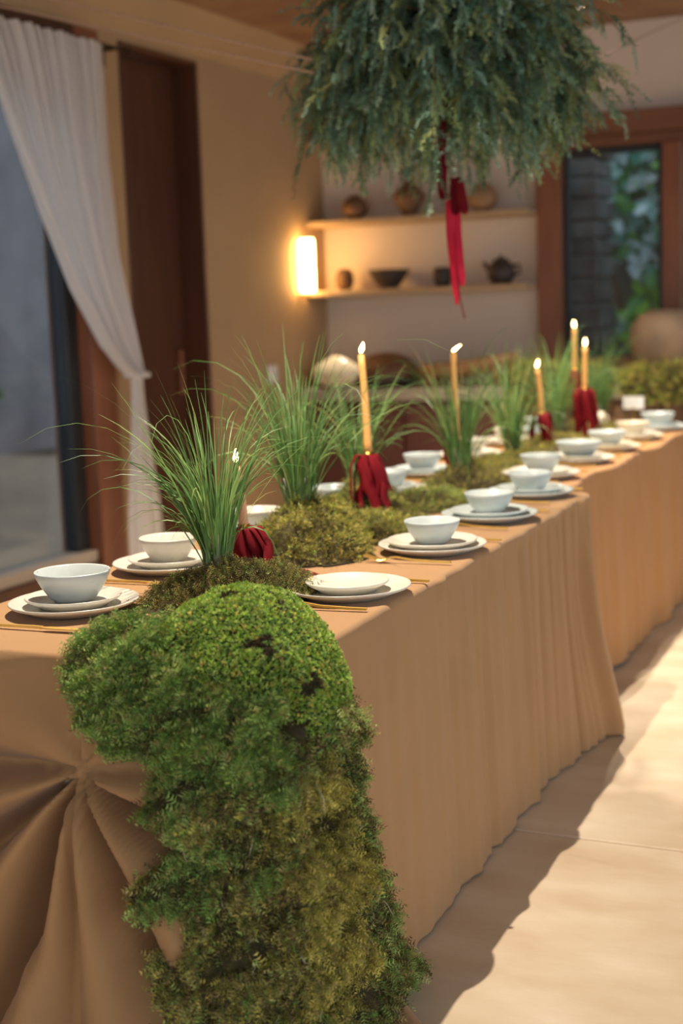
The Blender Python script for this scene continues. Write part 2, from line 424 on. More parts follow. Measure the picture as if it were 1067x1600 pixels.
# ivy on the courtyard wall behind the right window
n = 9500
P = np.stack([g0.uniform(-3.6, 1.6, n), np.zeros(n), g0.uniform(-0.1, 3.5, n)], 1)
keep = (snoise(P, 0.5, 3) > -0.8); P = P[keep]
P[:, 1] = 10.17 - g0.uniform(0.02, 0.45, len(P)) * (0.6 + 0.5 * snoise(P, 0.6, 2))
cols = [srgb(96, 156, 90), srgb(140, 190, 110), srgb(90, 150, 130), srgb(170, 214, 214), srgb(206, 226, 236), srgb(226, 236, 244)]  # pale bluish entries paint daylight highlights onto the leaves
low = P[:, 2] < 1.5
Va, Fa, Ca = leaf_cloud(P, np.tile((0.0, -1.0, 0.35), (len(P), 1)), 0.075, cols, 11)
green = np.repeat(low & (g0.uniform(size=len(P)) < 0.75), 4)
Ca[green] = np.array(srgb(134, 184, 70)[:3]) * g0.uniform(0.7, 1.3, green.sum() // 4).repeat(4)[:, None]
ivy = thing('climbing_ivy', 'green ivy covering the courtyard wall outside the right window', 'ivy', (-1.2, 10.2, 0))
iv = link('leaves', make_mesh('leaves', Va - np.array((-1.2, 10.2, 0)), Fa, False, Ca), MT['leafwall'], ivy); iv['kind'] = 'stuff'
b = MB()
for k in range(7):
    x = -1.8 + 0.5 * k; b.tube([(x, 0.03, -0.1), (x + 0.1, 0.02, 0.9), (x - 0.08, 0.03, 1.8), (x + 0.1, 0.02, 3.0)], [0.03, 0.025, 0.02, 0.01], 6)
b.build('stems', MT['pot_brown'], ivy, True)
# stacked dark stone pier right outside the window
pier = thing('stone_pier', 'dark pier of stacked stone blocks outside the right window', 'pier', (-2.66, 9.0, -0.14))
mb_blocks = []
z = 0.0; k = 0
while z < 3.2:
    h = random.uniform(0.10, 0.17); sp = random.uniform(-0.12, 0.12)
    for (xa, xb) in ((-0.42, sp), (sp + 0.012, 0.40)):
        e = random.uniform(-0.02, 0.02)
        MB().box(xa + e, xb + e * (xb > 0.2), -0.22 + random.uniform(-0.02, 0.02), 0.2, z, z + h - 0.012, 0.012).build('block', MT['stone'], pier)
    z += h
MB().box(-0.36, 0.34, -0.16, 0.17, 0, 3.2).build('core', MT['gardenwall'], pier)
# shrub beyond the left window
def shrub(name, label, loc, rx, rz, n, cols, sz, seedn):
    g = np.random.default_rng(seedn); t = thing(name, label, 'shrub', loc)
    d = g.normal(size=(n, 3)); d /= np.linalg.norm(d, axis=1)[:, None]
    r = g.uniform(0.55, 1.0, n) ** 0.5
    P = d * r[:, None] * np.array((rx, rx, rz)) + np.array((0, 0, rz * 1.05))
    Vv, Ff, Cc = leaf_cloud(P, d, sz, cols, seedn + 1)
    o = link('leaves', make_mesh('leaves', Vv, Ff, False, Cc), MT['leafwall'], t); o['kind'] = 'stuff'
    bb = MB()
    for k in range(5):
        a = k * 1.256; bb.tube([(0.05 * math.cos(a), 0.05 * math.sin(a), 0), (0.3 * rx * math.cos(a), 0.3 * rx * math.sin(a), rz * 0.7), (0.7 * rx * math.cos(a), 0.7 * rx * math.sin(a), rz * 1.5)], [0.03, 0.02, 0.008], 6)
    bb.build('stems', MT['pot_brown'], t, True)
shrub('garden_shrub', 'leafy green shrub on the patio outside the left window', (-7.5, 8.55, -0.03), 0.6, 1.15, 2000,
      [srgb(70, 110, 60), srgb(100, 140, 90), srgb(60, 90, 60)], 0.09, 21)
shrub('garden_bush', 'bright green bush outside at the far right window edge', (-1.15, 9.2, -0.14), 0.42, 1.15, 1500,
      [srgb(110, 180, 70), srgb(150, 200, 100), srgb(90, 150, 70)], 0.06, 22)

# ================================================================== CEILING DOWNLIGHTS
for k, (x, y) in enumerate(SPOTS):
    t = thing('ceiling_downlight', ['brass ceiling downlight over the front end of the table', 'brass ceiling downlight over the middle of the table',
                                    'brass ceiling downlight over the far end of the table', 'brass ceiling downlight above the corner of the countertop'][k], 'downlight', (x, y, 2.83), 0, 'ceiling downlights')
    MB().lathe([(0.0, -0.002), (0.035, -0.002), (0.035, -0.06), (0.04, -0.06), (0.04, 0.0)], 24).build('housing', MT['brass'], t, True)
    MB().lathe([(0.0, -0.004), (0.022, -0.004), (0.022, -0.012), (0.0, -0.016)], 20).build('bulb', mat('lit_bulb', srgb(255, 236, 205), 0.4, 5, 0, emit=(srgb(255, 232, 200), 8.0)), t, True)
    ld = bpy.data.lights.new('downlight_beam', 'SPOT'); ld.energy = SPOT_POWER; ld.color = (1.0, 0.88, 0.72)
    ld.spot_size = R(108 if k == 0 else 94); ld.spot_blend = 0.7; ld.energy *= (1.0, 0.8, 0.8, 0.45)[k]; ld.shadow_soft_size = 0.012
    if k == 3: ld.spot_size = R(13); ld.spot_blend = 0.5
    lo = bpy.data.objects.new('downlight_beam', ld); COL.objects.link(lo); lo.parent = t; lo.location = (0, 0, -0.07)

# ================================================================== CURTAIN
def build_curtain():
    t = thing('curtain', 'sheer white curtain tied back beside the glazed panel', 'curtain', (WX + 0.08, 5.2, 0))
    nu, nv = 150, 110
    u = np.linspace(0, 1, nu)[None, :]; v = np.linspace(0, 1, nv)[:, None]
    z = 2.535 - v * (2.535 - 1.08)
    # left edge swoops from the rod to the tie; right edge hangs nearly straight
    zk = np.array([1.08, 1.14, 1.234, 1.485, 1.797, 2.125, 2.42, 2.535])
    yl = np.interp(z, zk, [5.50, 5.41, 5.29, 5.075, 4.885, 4.715, 4.58, 4.50])
    yr = np.interp(z, [1.08, 1.283, 1.627, 2.043, 2.535], [5.60, 5.555, 5.46, 5.415, 5.415])
    k = 0.80 + 0.20 * v     # cloth crowds towards the swooping edge
    y = yl + (yr - yl) * (u ** k)
    ph = u * 2 * math.pi * 13 + 0.8 * np.sin(u * 9) + v * 1.2
    amp = 0.030 * (1 - 0.35 * v) + 0.012 * np.sin(u * 23 + 1)
    x = 0.03 + amp * np.sin(ph) + 0.012 * np.sin(ph * 0.41 + 2 * v) * v
    x = x + 0.02 * smoothstep(0.14, 0.0, u) * smoothstep(0.1, 0.6, v)
    V = np.stack([x, y - 5.2, z + 0 * u], 2).reshape(-1, 3)
    o = link('drape', make_mesh('drape', V, grid_faces(nv, nu), True), MT['curtain'], t)
    nu, nv = 60, 40
    u = np.linspace(0, 1, nu)[None, :]; v = np.linspace(0, 1, nv)[:, None]
    z = 1.10 - v * 1.07
    wv = 0.045 + 0.10 * smoothstep(0, 0.75, v)
    yc = 5.545 - 0.005 * v
    y = yc + (u - 0.5) * 2 * wv * (1.0)
    x = 0.035 + (0.012 + 0.014 * v) * np.sin(u * 2 * math.pi * 5 + v * 0.6) + 0.01 * np.sin(u * 7)
    V = np.stack([x, y - 5.2, z + 0 * u], 2).reshape(-1, 3)
    link('tail', make_mesh('tail', V, grid_faces(nv, nu), True), MT['curtain'], t)
    MB().tube([(0.035 + 0.05 * math.cos(a), 5.55 - 5.2 + 0.06 * math.sin(a), 1.09) for a in np.linspace(0, 6.28, 20)], 0.012, 8).build('tieback', MT['curtain'], t, True)
    # header tape along the top
    u = np.linspace(0, 1, 120); y = 4.3 + (5.415 - 4.3) * u
build_curtain()
t = thing('curtain_rod', 'thin black iron curtain rod with end bracket above the glazed panel', 'curtain rod', (WX, 5.6, 2.545))
MB().tube([(0.085, -1.9, 0.0), (0.085, 0.06, 0.0)], 0.007, 8).build('rod', MT['iron'], t, True)
MB().tube([(0.0, -0.02, 0.0), (0.085, -0.02, 0.0)], 0.008, 8).build('bracket', MT['iron'], t, True)
MB().box(0.0, 0.01, -0.035, -0.005, -0.07, 0.02, 0.002).build('wall_plate', MT['iron'], t)
MB().lathe([(0, -0.014), (0.011, -0.008), (0.014, 0), (0.011, 0.008), (0, 0.014)], 12, (0.085, 0.07, 0)).build('finial', MT['iron'], t, True)

# ================================================================== SHELVES, COUNTER AND WHAT STANDS ON THEM
SHX0, SHX1 = WX + 0.002, WL - 0.002
for z, lab in ((2.32, 'topmost plaster shelf in the niche half hidden by the hanging juniper'),
               (1.87, 'middle plaster shelf in the niche carrying the diamond vase'),
               (1.465, 'lowest plaster shelf in the niche carrying the glowing lamp')):
    o = MB().box(SHX0, SHX1, 7.565 if z < 1.6 else 7.62, BY - 0.002, z - 0.032, z, 0.006).build('wall_shelf', MT['shelf'])
    tag(o, lab, 'shelf', 'plaster shelves in the niche')

def pot(name, label, cat, loc, prof, m, seg=32, extra=None):
    t = thing(name, label, cat, loc)
    MB().lathe(prof, seg).build('body', m, t, True)
    if extra: extra(t)
    return t
SY = 7.70
def ball(r, open_=0.4, h=None):
    h = h or 2 * r * 0.88; P = [(0, 0.001), (r * 0.45, 0)]
    for k in range(1, 9):
        a = -0.40 * math.pi + k / 8 * 0.78 * math.pi
        P.append((r * math.cos(a) if k < 8 else r * open_, h / 2 + h / 2 * math.sin(a) * 1.02))
    zt = P[-1][1]
    P += [(r * open_ * 1.08, zt + 0.006), (r * open_ * 0.85, zt + 0.004), (r * open_ * 0.8, zt - 0.02), (r * 0.8, h * 0.5), (0, 0.02)]
    return P
pot('round_clay_pot', 'small round clay pot at the left of the middle shelf', 'pot', (-3.42, SY, 1.871), ball(0.075), MT['pot_brown'])
pot('diamond_vase', 'angular brown clay vase with narrow neck on the middle shelf', 'vase', (-3.08, SY, 1.871),
    [(0, 0.001), (0.035, 0), (0.05, 0.03), (0.092, 0.10), (0.095, 0.108), (0.06, 0.155), (0.03, 0.18), (0.026, 0.205), (0.036, 0.218), (0.024, 0.216), (0.02, 0.18), (0.06, 0.12), (0, 0.02)], MT['pot_brown'], 32)
pot('banded_clay_pot', 'rounded tan clay pot at the right of the middle shelf', 'pot', (-2.64, SY, 1.871), ball(0.085, 0.45), MT['pot_tan'])
pot('dark_box_jar', 'dark squat jar on the topmost shelf behind the juniper', 'jar', (-3.50, SY, 2.321),
    [(0, 0.001), (0.07, 0), (0.085, 0.02), (0.088, 0.15), (0.07, 0.18), (0.05, 0.185), (0.045, 0.17), (0.07, 0.14), (0, 0.02)], MT['pot_dark'])
pot('egg_pot', 'small egg shaped dark pot beside the glowing lamp', 'pot', (-3.50, SY, 1.466),
    [(0, 0.001), (0.03, 0), (0.05, 0.025), (0.056, 0.06), (0.048, 0.10), (0.03, 0.122), (0.022, 0.124), (0.03, 0.10), (0.04, 0.06), (0, 0.02)], MT['pot_brown'])
pot('dark_footed_bowl', 'wide dark clay bowl on the lowest shelf', 'bowl', (-3.22, SY, 1.466),
    [(0, 0.001), (0.055, 0), (0.058, 0.012), (0.085, 0.045), (0.118, 0.098), (0.122, 0.108), (0.115, 0.106), (0.08, 0.05), (0.05, 0.02), (0, 0.015)], MT['pot_dark'])
pot('dark_cup', 'small dark clay cup on the lowest shelf behind the ribbon', 'cup', (-2.89, SY, 1.466),
    [(0, 0.001), (0.035, 0), (0.05, 0.03), (0.053, 0.07), (0.045, 0.105), (0.04, 0.108), (0.042, 0.07), (0.04, 0.03), (0, 0.012)], MT['pot_dark'])
def spout(t):
    MB().tube([(-0.06, 0, 0.075), (-0.085, 0, 0.10), (-0.10, 0, 0.125)], [0.018, 0.013, 0.009], 10).build('spout', MT['pot_dark'], t, True)
    MB().tube([(0.065, 0, 0.10), (0.105, 0, 0.10), (0.11, 0, 0.06), (0.068, 0, 0.04)], 0.009, 8).build('handle', MT['pot_dark'], t, True)
    MB().lathe([(0, 0.0), (0.045, 0), (0.04, 0.012), (0.012, 0.018), (0.012, 0.03), (0, 0.034)], 20, (0, 0, 0.126)).build('lid', MT['pot_dark'], t, True)
pot('clay_teapot', 'dark clay pot with spout and handle on the lowest shelf', 'pot', (-2.54, SY, 1.466),
    [(0, 0.001), (0.05, 0), (0.072, 0.03), (0.078, 0.07), (0.066, 0.105), (0.048, 0.12), (0.045, 0.126), (0.04, 0.12), (0.06, 0.07), (0, 0.015)], MT['pot_dark'], 32, spout)
# glowing tube lamp
t = thing('tube_lamp', 'glowing white tube lamp on the left wall at the end of the lowest shelf', 'lamp', (-3.646, 7.50, 1.44))
MB().lathe([(0, 0), (0.016, 0), (0.016, 0.014), (0.008, 0.018), (0, 0.018)], 24).build('base', MT['brass'], t, True)
MB().lathe([(0.0, 0.020), (0.040, 0.020), (0.044, 0.03), (0.044, 0.31), (0.040, 0.325), (0.0, 0.326)], 32).build('shade', MT['lampglow'], t, True)
MB().box(-0.053, -0.012, -0.02, 0.02, 0.0, 0.012, 0.002).build('bracket', MT['brass'], t)

# counter: slab on oxblood cabinets, tan front further right
CF = 7.42
o = MB().box(WX + 0.002, 1.2, CF, BY - 0.08, 0.835, 0.905, 0.006).build('countertop', MT['concrete'])
tag(o, 'pale concrete countertop running along the back wall', 'countertop')
for k, (xa, xb, m, lab) in enumerate([(WX + 0.003, -3.05, 'cabinet', 'oxblood base cabinet in the corner by the left wall'),
                             (-3.047, -2.42, 'cabinet', 'oxblood base cabinet next to the tan one'),
                             (-2.417, -1.6, 'pot_tan', 'tan base cabinet behind the second table'),
                             (-1.597, -0.6, 'pot_tan', 'tan base cabinet below the large clay jar')]):
    t = thing('base_cabinet', lab, 'cabinet', ((xa + xb) / 2, CF + 0.2, 0))
    w = (xb - xa) / 2
    MB().box(-w, w, -0.15, 0.16, 0.0, 0.833, 0.003).build('body', MT[m], t)
    for s in (0, 1):
        dr = MB().box(-w + 0.006 + s * w, -0.006 + s * w, -0.172, -0.152, 0.06, 0.82, 0.004).build('door', MT[m], t)
        MB().tube([((0.05 if s else -0.05), -0.19, 0.68), ((0.05 if s else -0.05), -0.19, 0.78)], 0.006, 8).build('handle', MT['iron'], dr, True)
CZ = 0.906
# large dark dish with gourd and dome on the counter
t = thing('domed_basket', 'large dark domed basket lying on the countertop by the corner', 'basket', (-3.22, 7.62, CZ))
MB().lathe([(0, 0.001), (0.14, 0), (0.20, 0.03), (0.21, 0.05), (0.20, 0.055), (0.14, 0.02), (0, 0.02)], 40).build('tray', MT['pot_dark'], t, True)
MB().lathe([(0.185, 0.05), (0.19, 0.07), (0.172, 0.12), (0.125, 0.165), (0.062, 0.19), (0.0, 0.196)], 40, (0.0, 0, 0.0)).build('dome', MT['pot_brown'], t, True)
t = thing('polished_gourd', 'cream polished gourd shining in front of the dark basket', 'gourd', (-3.47, 7.485, CZ))
gb = MB().lathe([(0, 0), (0.05, 0.004), (0.11, 0.05), (0.12, 0.085), (0.10, 0.13), (0.05, 0.165), (0.02, 0.185), (0.0, 0.19)], 32)
o = gb.build('body', MT['shell'], t, True); 
MB().tube([(0, 0, 0.185), (0.008, 0, 0.20), (0.02, 0, 0.212)], [0.012, 0.008, 0.007], 8).build('stem', MT['pot_brown'], t, True)
o.scale = (1.35, 0.6, 1.0)
# carved wooden trough on legs, tilted up at its right end
t = thing('carved_trough', 'carved pale wooden trough on short legs on the countertop', 'trough', (-2.70, 7.58, CZ))
nu, nv = 26, 18
V = []; 
for i in range(nu):
    a = -1 + 2 * i / (nu - 1); w = 0.10 * math.sqrt(max(0.0, 1 - abs(a) ** 3.2)) + 0.004
    zc = 0.075 + 0.07 * (a + 1) / 2 + 0.02 * a * a
    for j in range(nv):
        q = 2 * math.pi * j / nv
        zz = zc + 0.055 * math.sin(q) * (0.3 + w / 0.104 * 0.7)
        if math.sin(q) > 0: zz = zc + 0.055 * math.sin(q) * (0.35 if abs(math.cos(q)) < 0.75 else 1.0) * (0.3 + w / 0.104 * 0.7)
        V.append((a * 0.30, w * math.cos(q), zz))
link('body', make_mesh('body', np.array(V), grid_faces(nu, nv, True), True), MT['carved'], t)
for sx, sy, h in ((-0.2, -0.06, 0.07), (-0.2, 0.06, 0.07), (0.17, -0.06, 0.12), (0.17, 0.06, 0.12)):
    MB().tube([(sx * 1.1, sy * 1.15, 0), (sx, sy, h)], [0.016, 0.024], 8).build('leg', MT['carved'], t, True)
# big clay jar by the window
t = thing('clay_jar', 'large grey brown clay jar standing in front of the right window', 'jar', (-1.56, 7.60, CZ))
MB().lathe([(0, 0.001), (0.13, 0), (0.16, 0.04), (0.215, 0.13), (0.232, 0.22), (0.222, 0.31), (0.18, 0.365), (0.135, 0.378), (0.14, 0.388), (0.12, 0.386), (0.115, 0.37), (0.19, 0.28), (0.19, 0.15), (0.0, 0.03)], 48).build('body', MT['pot_big'], t, True)
MB().lathe([(0.132, 0.0), (0.146, 0.006), (0.146, 0.014), (0.13, 0.018), (0.126, 0.008), (0.132, 0.0)], 40, (0, 0, 0.372)).build('rim', MT['pot_big'], t, True)
# light switch on the left wall
t = thing('light_switch', 'white light switch plate on the ochre plaster wall', 'switch', (WX, 7.11, 1.01))
MB().box(0.0, 0.010, -0.055, 0.055, -0.05, 0.05, 0.004).build('plate', MT['white'], t)
MB().box(0.010, 0.016, -0.022, 0.022, -0.03, 0.03, 0.002).build('rocker', MT['white'], t)

# ================================================================== TABLES AND CLOTHS
TZ = 0.75
def table(label, x0, x1, y0, y1, zt, skew=0.0):
    t = thing('banquet_table', label, 'table', ((x0 + x1) / 2, (y0 + y1) / 2, 0))
    w, l = (x1 - x0) / 2 - 0.07, (y1 - y0) / 2 - 0.07
    MB().box(-w, w, -l, l, zt - 0.035, zt - 0.004, 0.004).build('tabletop', MT['tablewood'], t)
    for sx in (-1, 1):
        for sy in (-1, 1):
            MB().tube([(sx * (w - 0.12), sy * (l - 0.12), 0), (sx * (w - 0.12), sy * (l - 0.12), zt - 0.036)], 0.022, 10).build('leg', MT['iron'], t, True)
    return t
table('long banquet table under the front tan cloth', -1.93, -1.13, 2.09, 4.38, TZ - 0.004)
table('second banquet table under the rear ochre cloth', -2.09, -1.31, 4.50, 6.88, TZ - 0.006)

def perimeter(poly, r=0.05, step=0.008):
    """rounded polygon (ccw seen from above): points, outward normals, edge id"""
    pts = []; nor = []; eid = []
    n = len(poly); poly = [np.array(p, float) for p in poly]
    for i in range(n):
        a, b, c = poly[i - 1], poly[i], poly[(i + 1) % n]
        d0 = (b - a) / np.linalg.norm(b - a); d1 = (c - b) / np.linalg.norm(c - b)
        n0 = np.array((d0[1], -d0[0])); n1 = np.array((d1[1], -d1[0]))
        # arc at b
        cc = b - d0 * r - n0 * r
        a0 = math.atan2(n0[1], n0[0]); a1 = math.atan2(n1[1], n1[0])
        if a1 < a0: a1 += 2 * math.pi
        m = 9
        for k in range(m):
            q = a0 + (a1 - a0) * k / (m - 1); nn = np.array((math.cos(q), math.sin(q)))
            pts.append(cc + nn * r); nor.append(nn); eid.append(i)
        s0 = b + d1 * r; s1 = c - d1 * r; L = np.linalg.norm(s1 - s0); k = max(2, int(L / step))
        for q in range(1, k):
            pts.append(s0 + (s1 - s0) * q / k); nor.append(n1); eid.append(i)
    return np.array(pts), np.array(nor), np.array(eid)

def cloth(name, label, poly, zt, m, disp, topbump, hem):
    P, N, E_ = perimeter(poly)
    c = (P.min(0) + P.max(0)) / 2
    ya, yb = P[:, 1].min() + 0.38, P[:, 1].max() - 0.38
    spine = np.stack([c[0] + 0 * P[:, 0], np.clip(P[:, 1], ya, yb)], 1)
    rows = []
    for k in np.linspace(0, 1, 12)[:-1]:
        Q = spine + (P - N * 0.012 - spine) * k
        rows.append(np.column_stack([Q, zt + topbump(Q)]))
    rr = 0.012
    Hs = np.concatenate([[0], np.geomspace(0.02, 0.75, 46)])
    d0 = disp(P, N, np.zeros(len(P)))
    for q in np.linspace(0, math.pi / 2, 5)[:-1]:
        Q = P - N * rr * (1 - math.sin(q)) + N * (d0 * math.sin(q))[:, None]
        rows.append(np.column_stack([Q, zt - rr * (1 - math.cos(q)) + topbump(Q) * math.cos(q)]))
    hb = hem(P)
    Hn = np.linspace(0, 1, 110)
    for h in Hn:
        hh = rr + h * (zt - rr - hb)
        Q = P + N * disp(P, N, hh)[:, None]
        rows.append(np.column_stack([Q, zt - hh]))
    V = np.concatenate(rows); F = grid_faces(len(rows), len(P), True)[:, ::-1]
    loc = np.array((c[0], c[1], 0.0))
    o = link(name, make_mesh(name, V - loc, F, True), m, None, loc)
    tag(o, label, 'tablecloth', 'tan tablecloths')
    solidify(o, 0.0015, -1.0)
    return o

CX, CY, CR = -1.102, 2.065, 0.05
GX, GZ = -1.489, 0.54       # where the front of the cloth is pinched
RIDGES = [(-8, 7.0, 0.070), (10, 9.0, 0.080), (42, 9.5, 0.070), (83, 12, 0.060), (-40, 8.5, 0.065), (-70, 10, 0.055), (168, 7, 0.020), (-168, 5, 0.012), (125, 18, 0.030), (-125, 28, 0.03)]
def front_disp(x, z):
    dx = x - GX; dz = z - GZ; r = np.hypot(dx, dz) + 1e-6
    th = np.degrees(np.arctan2(dx, -dz))
    a = (1 - np.exp(-(r / 0.035) ** 1.1)) * (0.75 + 0.5 * np.clip(r / 0.4, 0, 1))
    low = smoothstep(-0.02, 0.12, -dz * 1.0 + 0.02)
    d = np.zeros_like(r)
    for (t0, w, amp) in RIDGES:
        tt = t0 - 10 * np.clip(r - 0.1, 0, 0.4) * np.sign(t0) * (10 < abs(t0) < 60)
        dd = (th - tt + 180) % 360 - 180
        ww = w * (1 + 0.35 * smoothstep(0.2, 0.5, r))
        prof = np.exp(-(np.abs(dd) / ww) ** 2.4)
        d = np.maximum(d, amp * prof) + 0.15 * amp * prof
    valley = -0.11 * (np.abs(th) < 100)
    valley = valley * smoothstep(105, 70, np.abs(th))
    out = a * (d + valley * (1 - np.clip(d / 0.03, 0, 1)))
    # gathered knot itself
    out += 0.016 * np.exp(-(r / 0.011) ** 2) + 0.006 * np.cos(np.radians(th) * 13 + 0.6) * smoothstep(0.008, 0.02, r) * np.exp(-r / 0.055)
    # swag fold low on the left
    sw = np.exp(-((z - (GZ - 0.36 - 0.5 * (dx + 0.1))) / 0.05) ** 2) * smoothstep(-0.03, -0.12, dx)
    out += 0.03 * sw * smoothstep(0.15, 0.3, r)
    upz = np.clip(dz, 0, None)
    out += smoothstep(0.0, 0.03, dz) * (-0.016 * np.exp(-((dx + 0.004 + 0.09 * upz) / 0.006) ** 2) + 0.010 * np.exp(-((dx - 0.012 + 0.06 * upz) / 0.012) ** 2))
    out += 0.10 * smoothstep(0.22, 0.0, z) * smoothstep(0.02, -0.10, dx)
    # the pinch releases towards the table edge
    out *= smoothstep(TZ, TZ - 0.16, z) * 0.75 + 0.25 * smoothstep(TZ, TZ - 0.03, z)
    return out * smoothstep(0.0, 0.15, CX - 0.02 - x)

def side_fold(s, h, f1=1.0, seed=0):
    w = 0.5 * np.sin(s * 21 + 1.3 * np.sin(s * 5 + seed)) + 0.35 * np.sin(s * 47 + 2 * np.sin(s * 11) + seed) + 0.2 * np.sin(s * 83 + seed + 3 * np.sin(s * 6))
    return w * f1

def disp1(P, N, h):
    h = np.broadcast_to(np.asarray(h, float), (len(P),)); z = TZ - h
    wf = np.clip(-N[:, 1], 0, 1) ** 2; wr = np.clip(N[:, 0], 0, 1) ** 2; wl = np.clip(-N[:, 0], 0, 1) ** 2; wb = np.clip(N[:, 1], 0, 1) ** 2
    d = wf * front_disp(P[:, 0], z)
    s = P[:, 1] - 2.07
    grow = smoothstep(0.25, 1.3, s)
    end = smoothstep(1.75, 2.25, s)
    a = (0.003 + 0.011 * grow + 0.026 * end) * (0.28 + 0.72 * smoothstep(0.0, 0.3, h))
    d = d + wr * (side_fold(s, h) * a + 0.035 * h + 0.10 * end * smoothstep(0.15, 0.75, h) * h)
    pl = np.exp(-(((s * 9.2 + 0.35 * np.sin(s * 7)) % 1.0 - 0.5) / 0.13) ** 2)
    d = d - wr * pl * (0.010 * smoothstep(0.7, 1.5, s) + 0.022 * smoothstep(1.6, 2.1, s)) * smoothstep(0.005, 0.06, h) * (1 - 0.5 * smoothstep(0.3, 0.7, h))
    d = d + wr * 0.012 * np.exp(-((s - 0.87 + 0.05 * h) / 0.03) ** 2) * np.exp(-h / 0.10)
    d = d + (wl + wb) * (side_fold(P[:, 0] + P[:, 1], h, 1, 2) * 0.012 * smoothstep(0, 0.3, h) + 0.02 * h)
    return d
def top1(Q):
    b = 0.0035 * np.exp(-((Q[:, 1] - 2.95 - 0.25 * (Q[:, 0] + 1.12)) / 0.016) ** 2) * smoothstep(-1.36, -1.16, Q[:, 0])
    b = b + 0.0012 * snoise(np.column_stack([Q, 0 * Q[:, 0]]), 2.0, 4)
    return b
def hem1(P):
    return 0.006 + 0.0 * P[:, 0]
cloth('tablecloth', 'tan tablecloth with a gathered front covering the nearer table', [(-1.945, 2.065), (-1.102, 2.065), (-1.165, 4.42), (-2.0, 4.42)], TZ, MT['cloth'], disp1, top1, hem1)
TC = bpy.data.objects['tablecloth']
def disp2(P, N, h):
    s = P[:, 1] - 4.4
    return side_fold(s * 0.7 + P[:, 0], h, 1, 1) * 0.016 * (0.3 + 0.7 * smoothstep(0, 0.3, h)) + 0.045 * h + 0.01 * (N[:, 0] > 0.5) * np.sin(s * 9)
cloth('tablecloth', 'ochre tablecloth hanging to the floor over the farther table', [(-2.10, 4.48), (-1.29, 4.48), (-1.29, 6.92), (-2.10, 6.92)], TZ - 0.002, MT['cloth2'], disp2,
      lambda Q: 0.001 * snoise(np.column_stack([Q, 0 * Q[:, 0]]), 2.0, 6), lambda P: 0.012 + 0.008 * np.sin(P[:, 1] * 3))

# ================================================================== PLACE SETTINGS
PLATE = [(0, .004), (.60, .004), (.63, 0), (.67, 0), (.74, .006), (.965, .017), (1.0, .021), (.992, .0238), (.95, .0222), (.75, .0118), (.63, .0098), (0, .0090)]
BOWL = [(0, .03), (.36, .03), (.40, 0), (.47, 0), (.62, .16), (.83, .52), (.96, .82), (1.0, .965), (.985, 1.0), (.945, .965), (.80, .56), (.56, .24), (.28, .14), (0, .12)]
meshes = {}
def plate_mesh(rad, hs=1.0):
    k = ('p', rad, hs)
    if k not in meshes:
        mb = MB().lathe([(r * rad, z * hs) for r, z in PLATE], 56, wob=lambda a, z: 0.006 * math.sin(2 * a + rad * 90) + 0.004 * math.sin(3 * a))
        meshes[k] = make_mesh('plate', mb.v, mb.f, True)
    return meshes[k]
def bowl_mesh(rad, h):
    k = ('b', rad, h)
    if k not in meshes:
        mb = MB().lathe([(r * rad, z * h) for r, z in BOWL], 56, wob=lambda a, z: 0.008 * math.sin(2 * a + 1) + 0.005 * math.sin(3 * a))
        meshes[k] = make_mesh('bowl', mb.v, mb.f, True)
    return meshes[k]
ORD = ['first', 'second', 'third', 'fourth', 'fifth', 'sixth', 'seventh', 'eighth', 'ninth']
# x, y, small plate radius, bowl radius, bowl height, materials (plate, small, bowl)
RIGHT = [(-1.243, 2.695, .089, 0, 0, 'CCC'), (-1.262, 3.247, .113, .070, .060, 'CCB'), (-1.292, 3.774, .110, .070, .060, 'BBB'), (-1.325, 4.27, .105, .071, .058, 'BBB'),  # third and fourth places: juniper shade put into the glaze as blue
         (-1.437, 4.755, .106, .071, .062, 'CCB'), (-1.434, 5.235, .100, .086, .062, 'CCB'), (-1.437, 5.68, .105, .077, .060, 'MMB'), (-1.442, 6.15, .105, .072, .058, 'MCM'), (-1.43, 6.60, .10, .078, .062, 'BBB')]
LEFT = [(-1.735, 2.400, .100, .0785, .066, 'CCB'), (-1.785, 2.860, .098, .070, .061, 'CCC'), (-1.80, 3.34, .10, .070, .060, 'CBC'), (-1.80, 3.83, .10, .070, .060, 'CCB'),
        (-1.80, 4.24, .10, .070, .060, 'CBB'), (-1.88, 4.76, .10, .070, .060, 'BBB'), (-1.90, 5.33, .10, .072, .060, 'CCC'), (-1.91, 5.86, .10, .070, .058, 'CCC'), (-1.92, 6.35, .10, .070, .060, 'BBB')]
MK = {'C': 'ceramic', 'B': 'ceramic_blue', 'M': 'ceramic_cream'}
CN = {'C': 'white speckled', 'B': 'bluish white speckled', 'M': 'cream'}
def put(name, base, m, loc, rz, label, cat, group):
    k = (base.name, m)
    if k not in meshes:
        me = base.copy(); me.materials.clear(); me.materials.append(MT[m]); meshes[k] = me
    o = link(name, meshes[k], None, None, loc); o.rotation_euler = (0, 0, rz)
    return tag(o, label, cat, group)
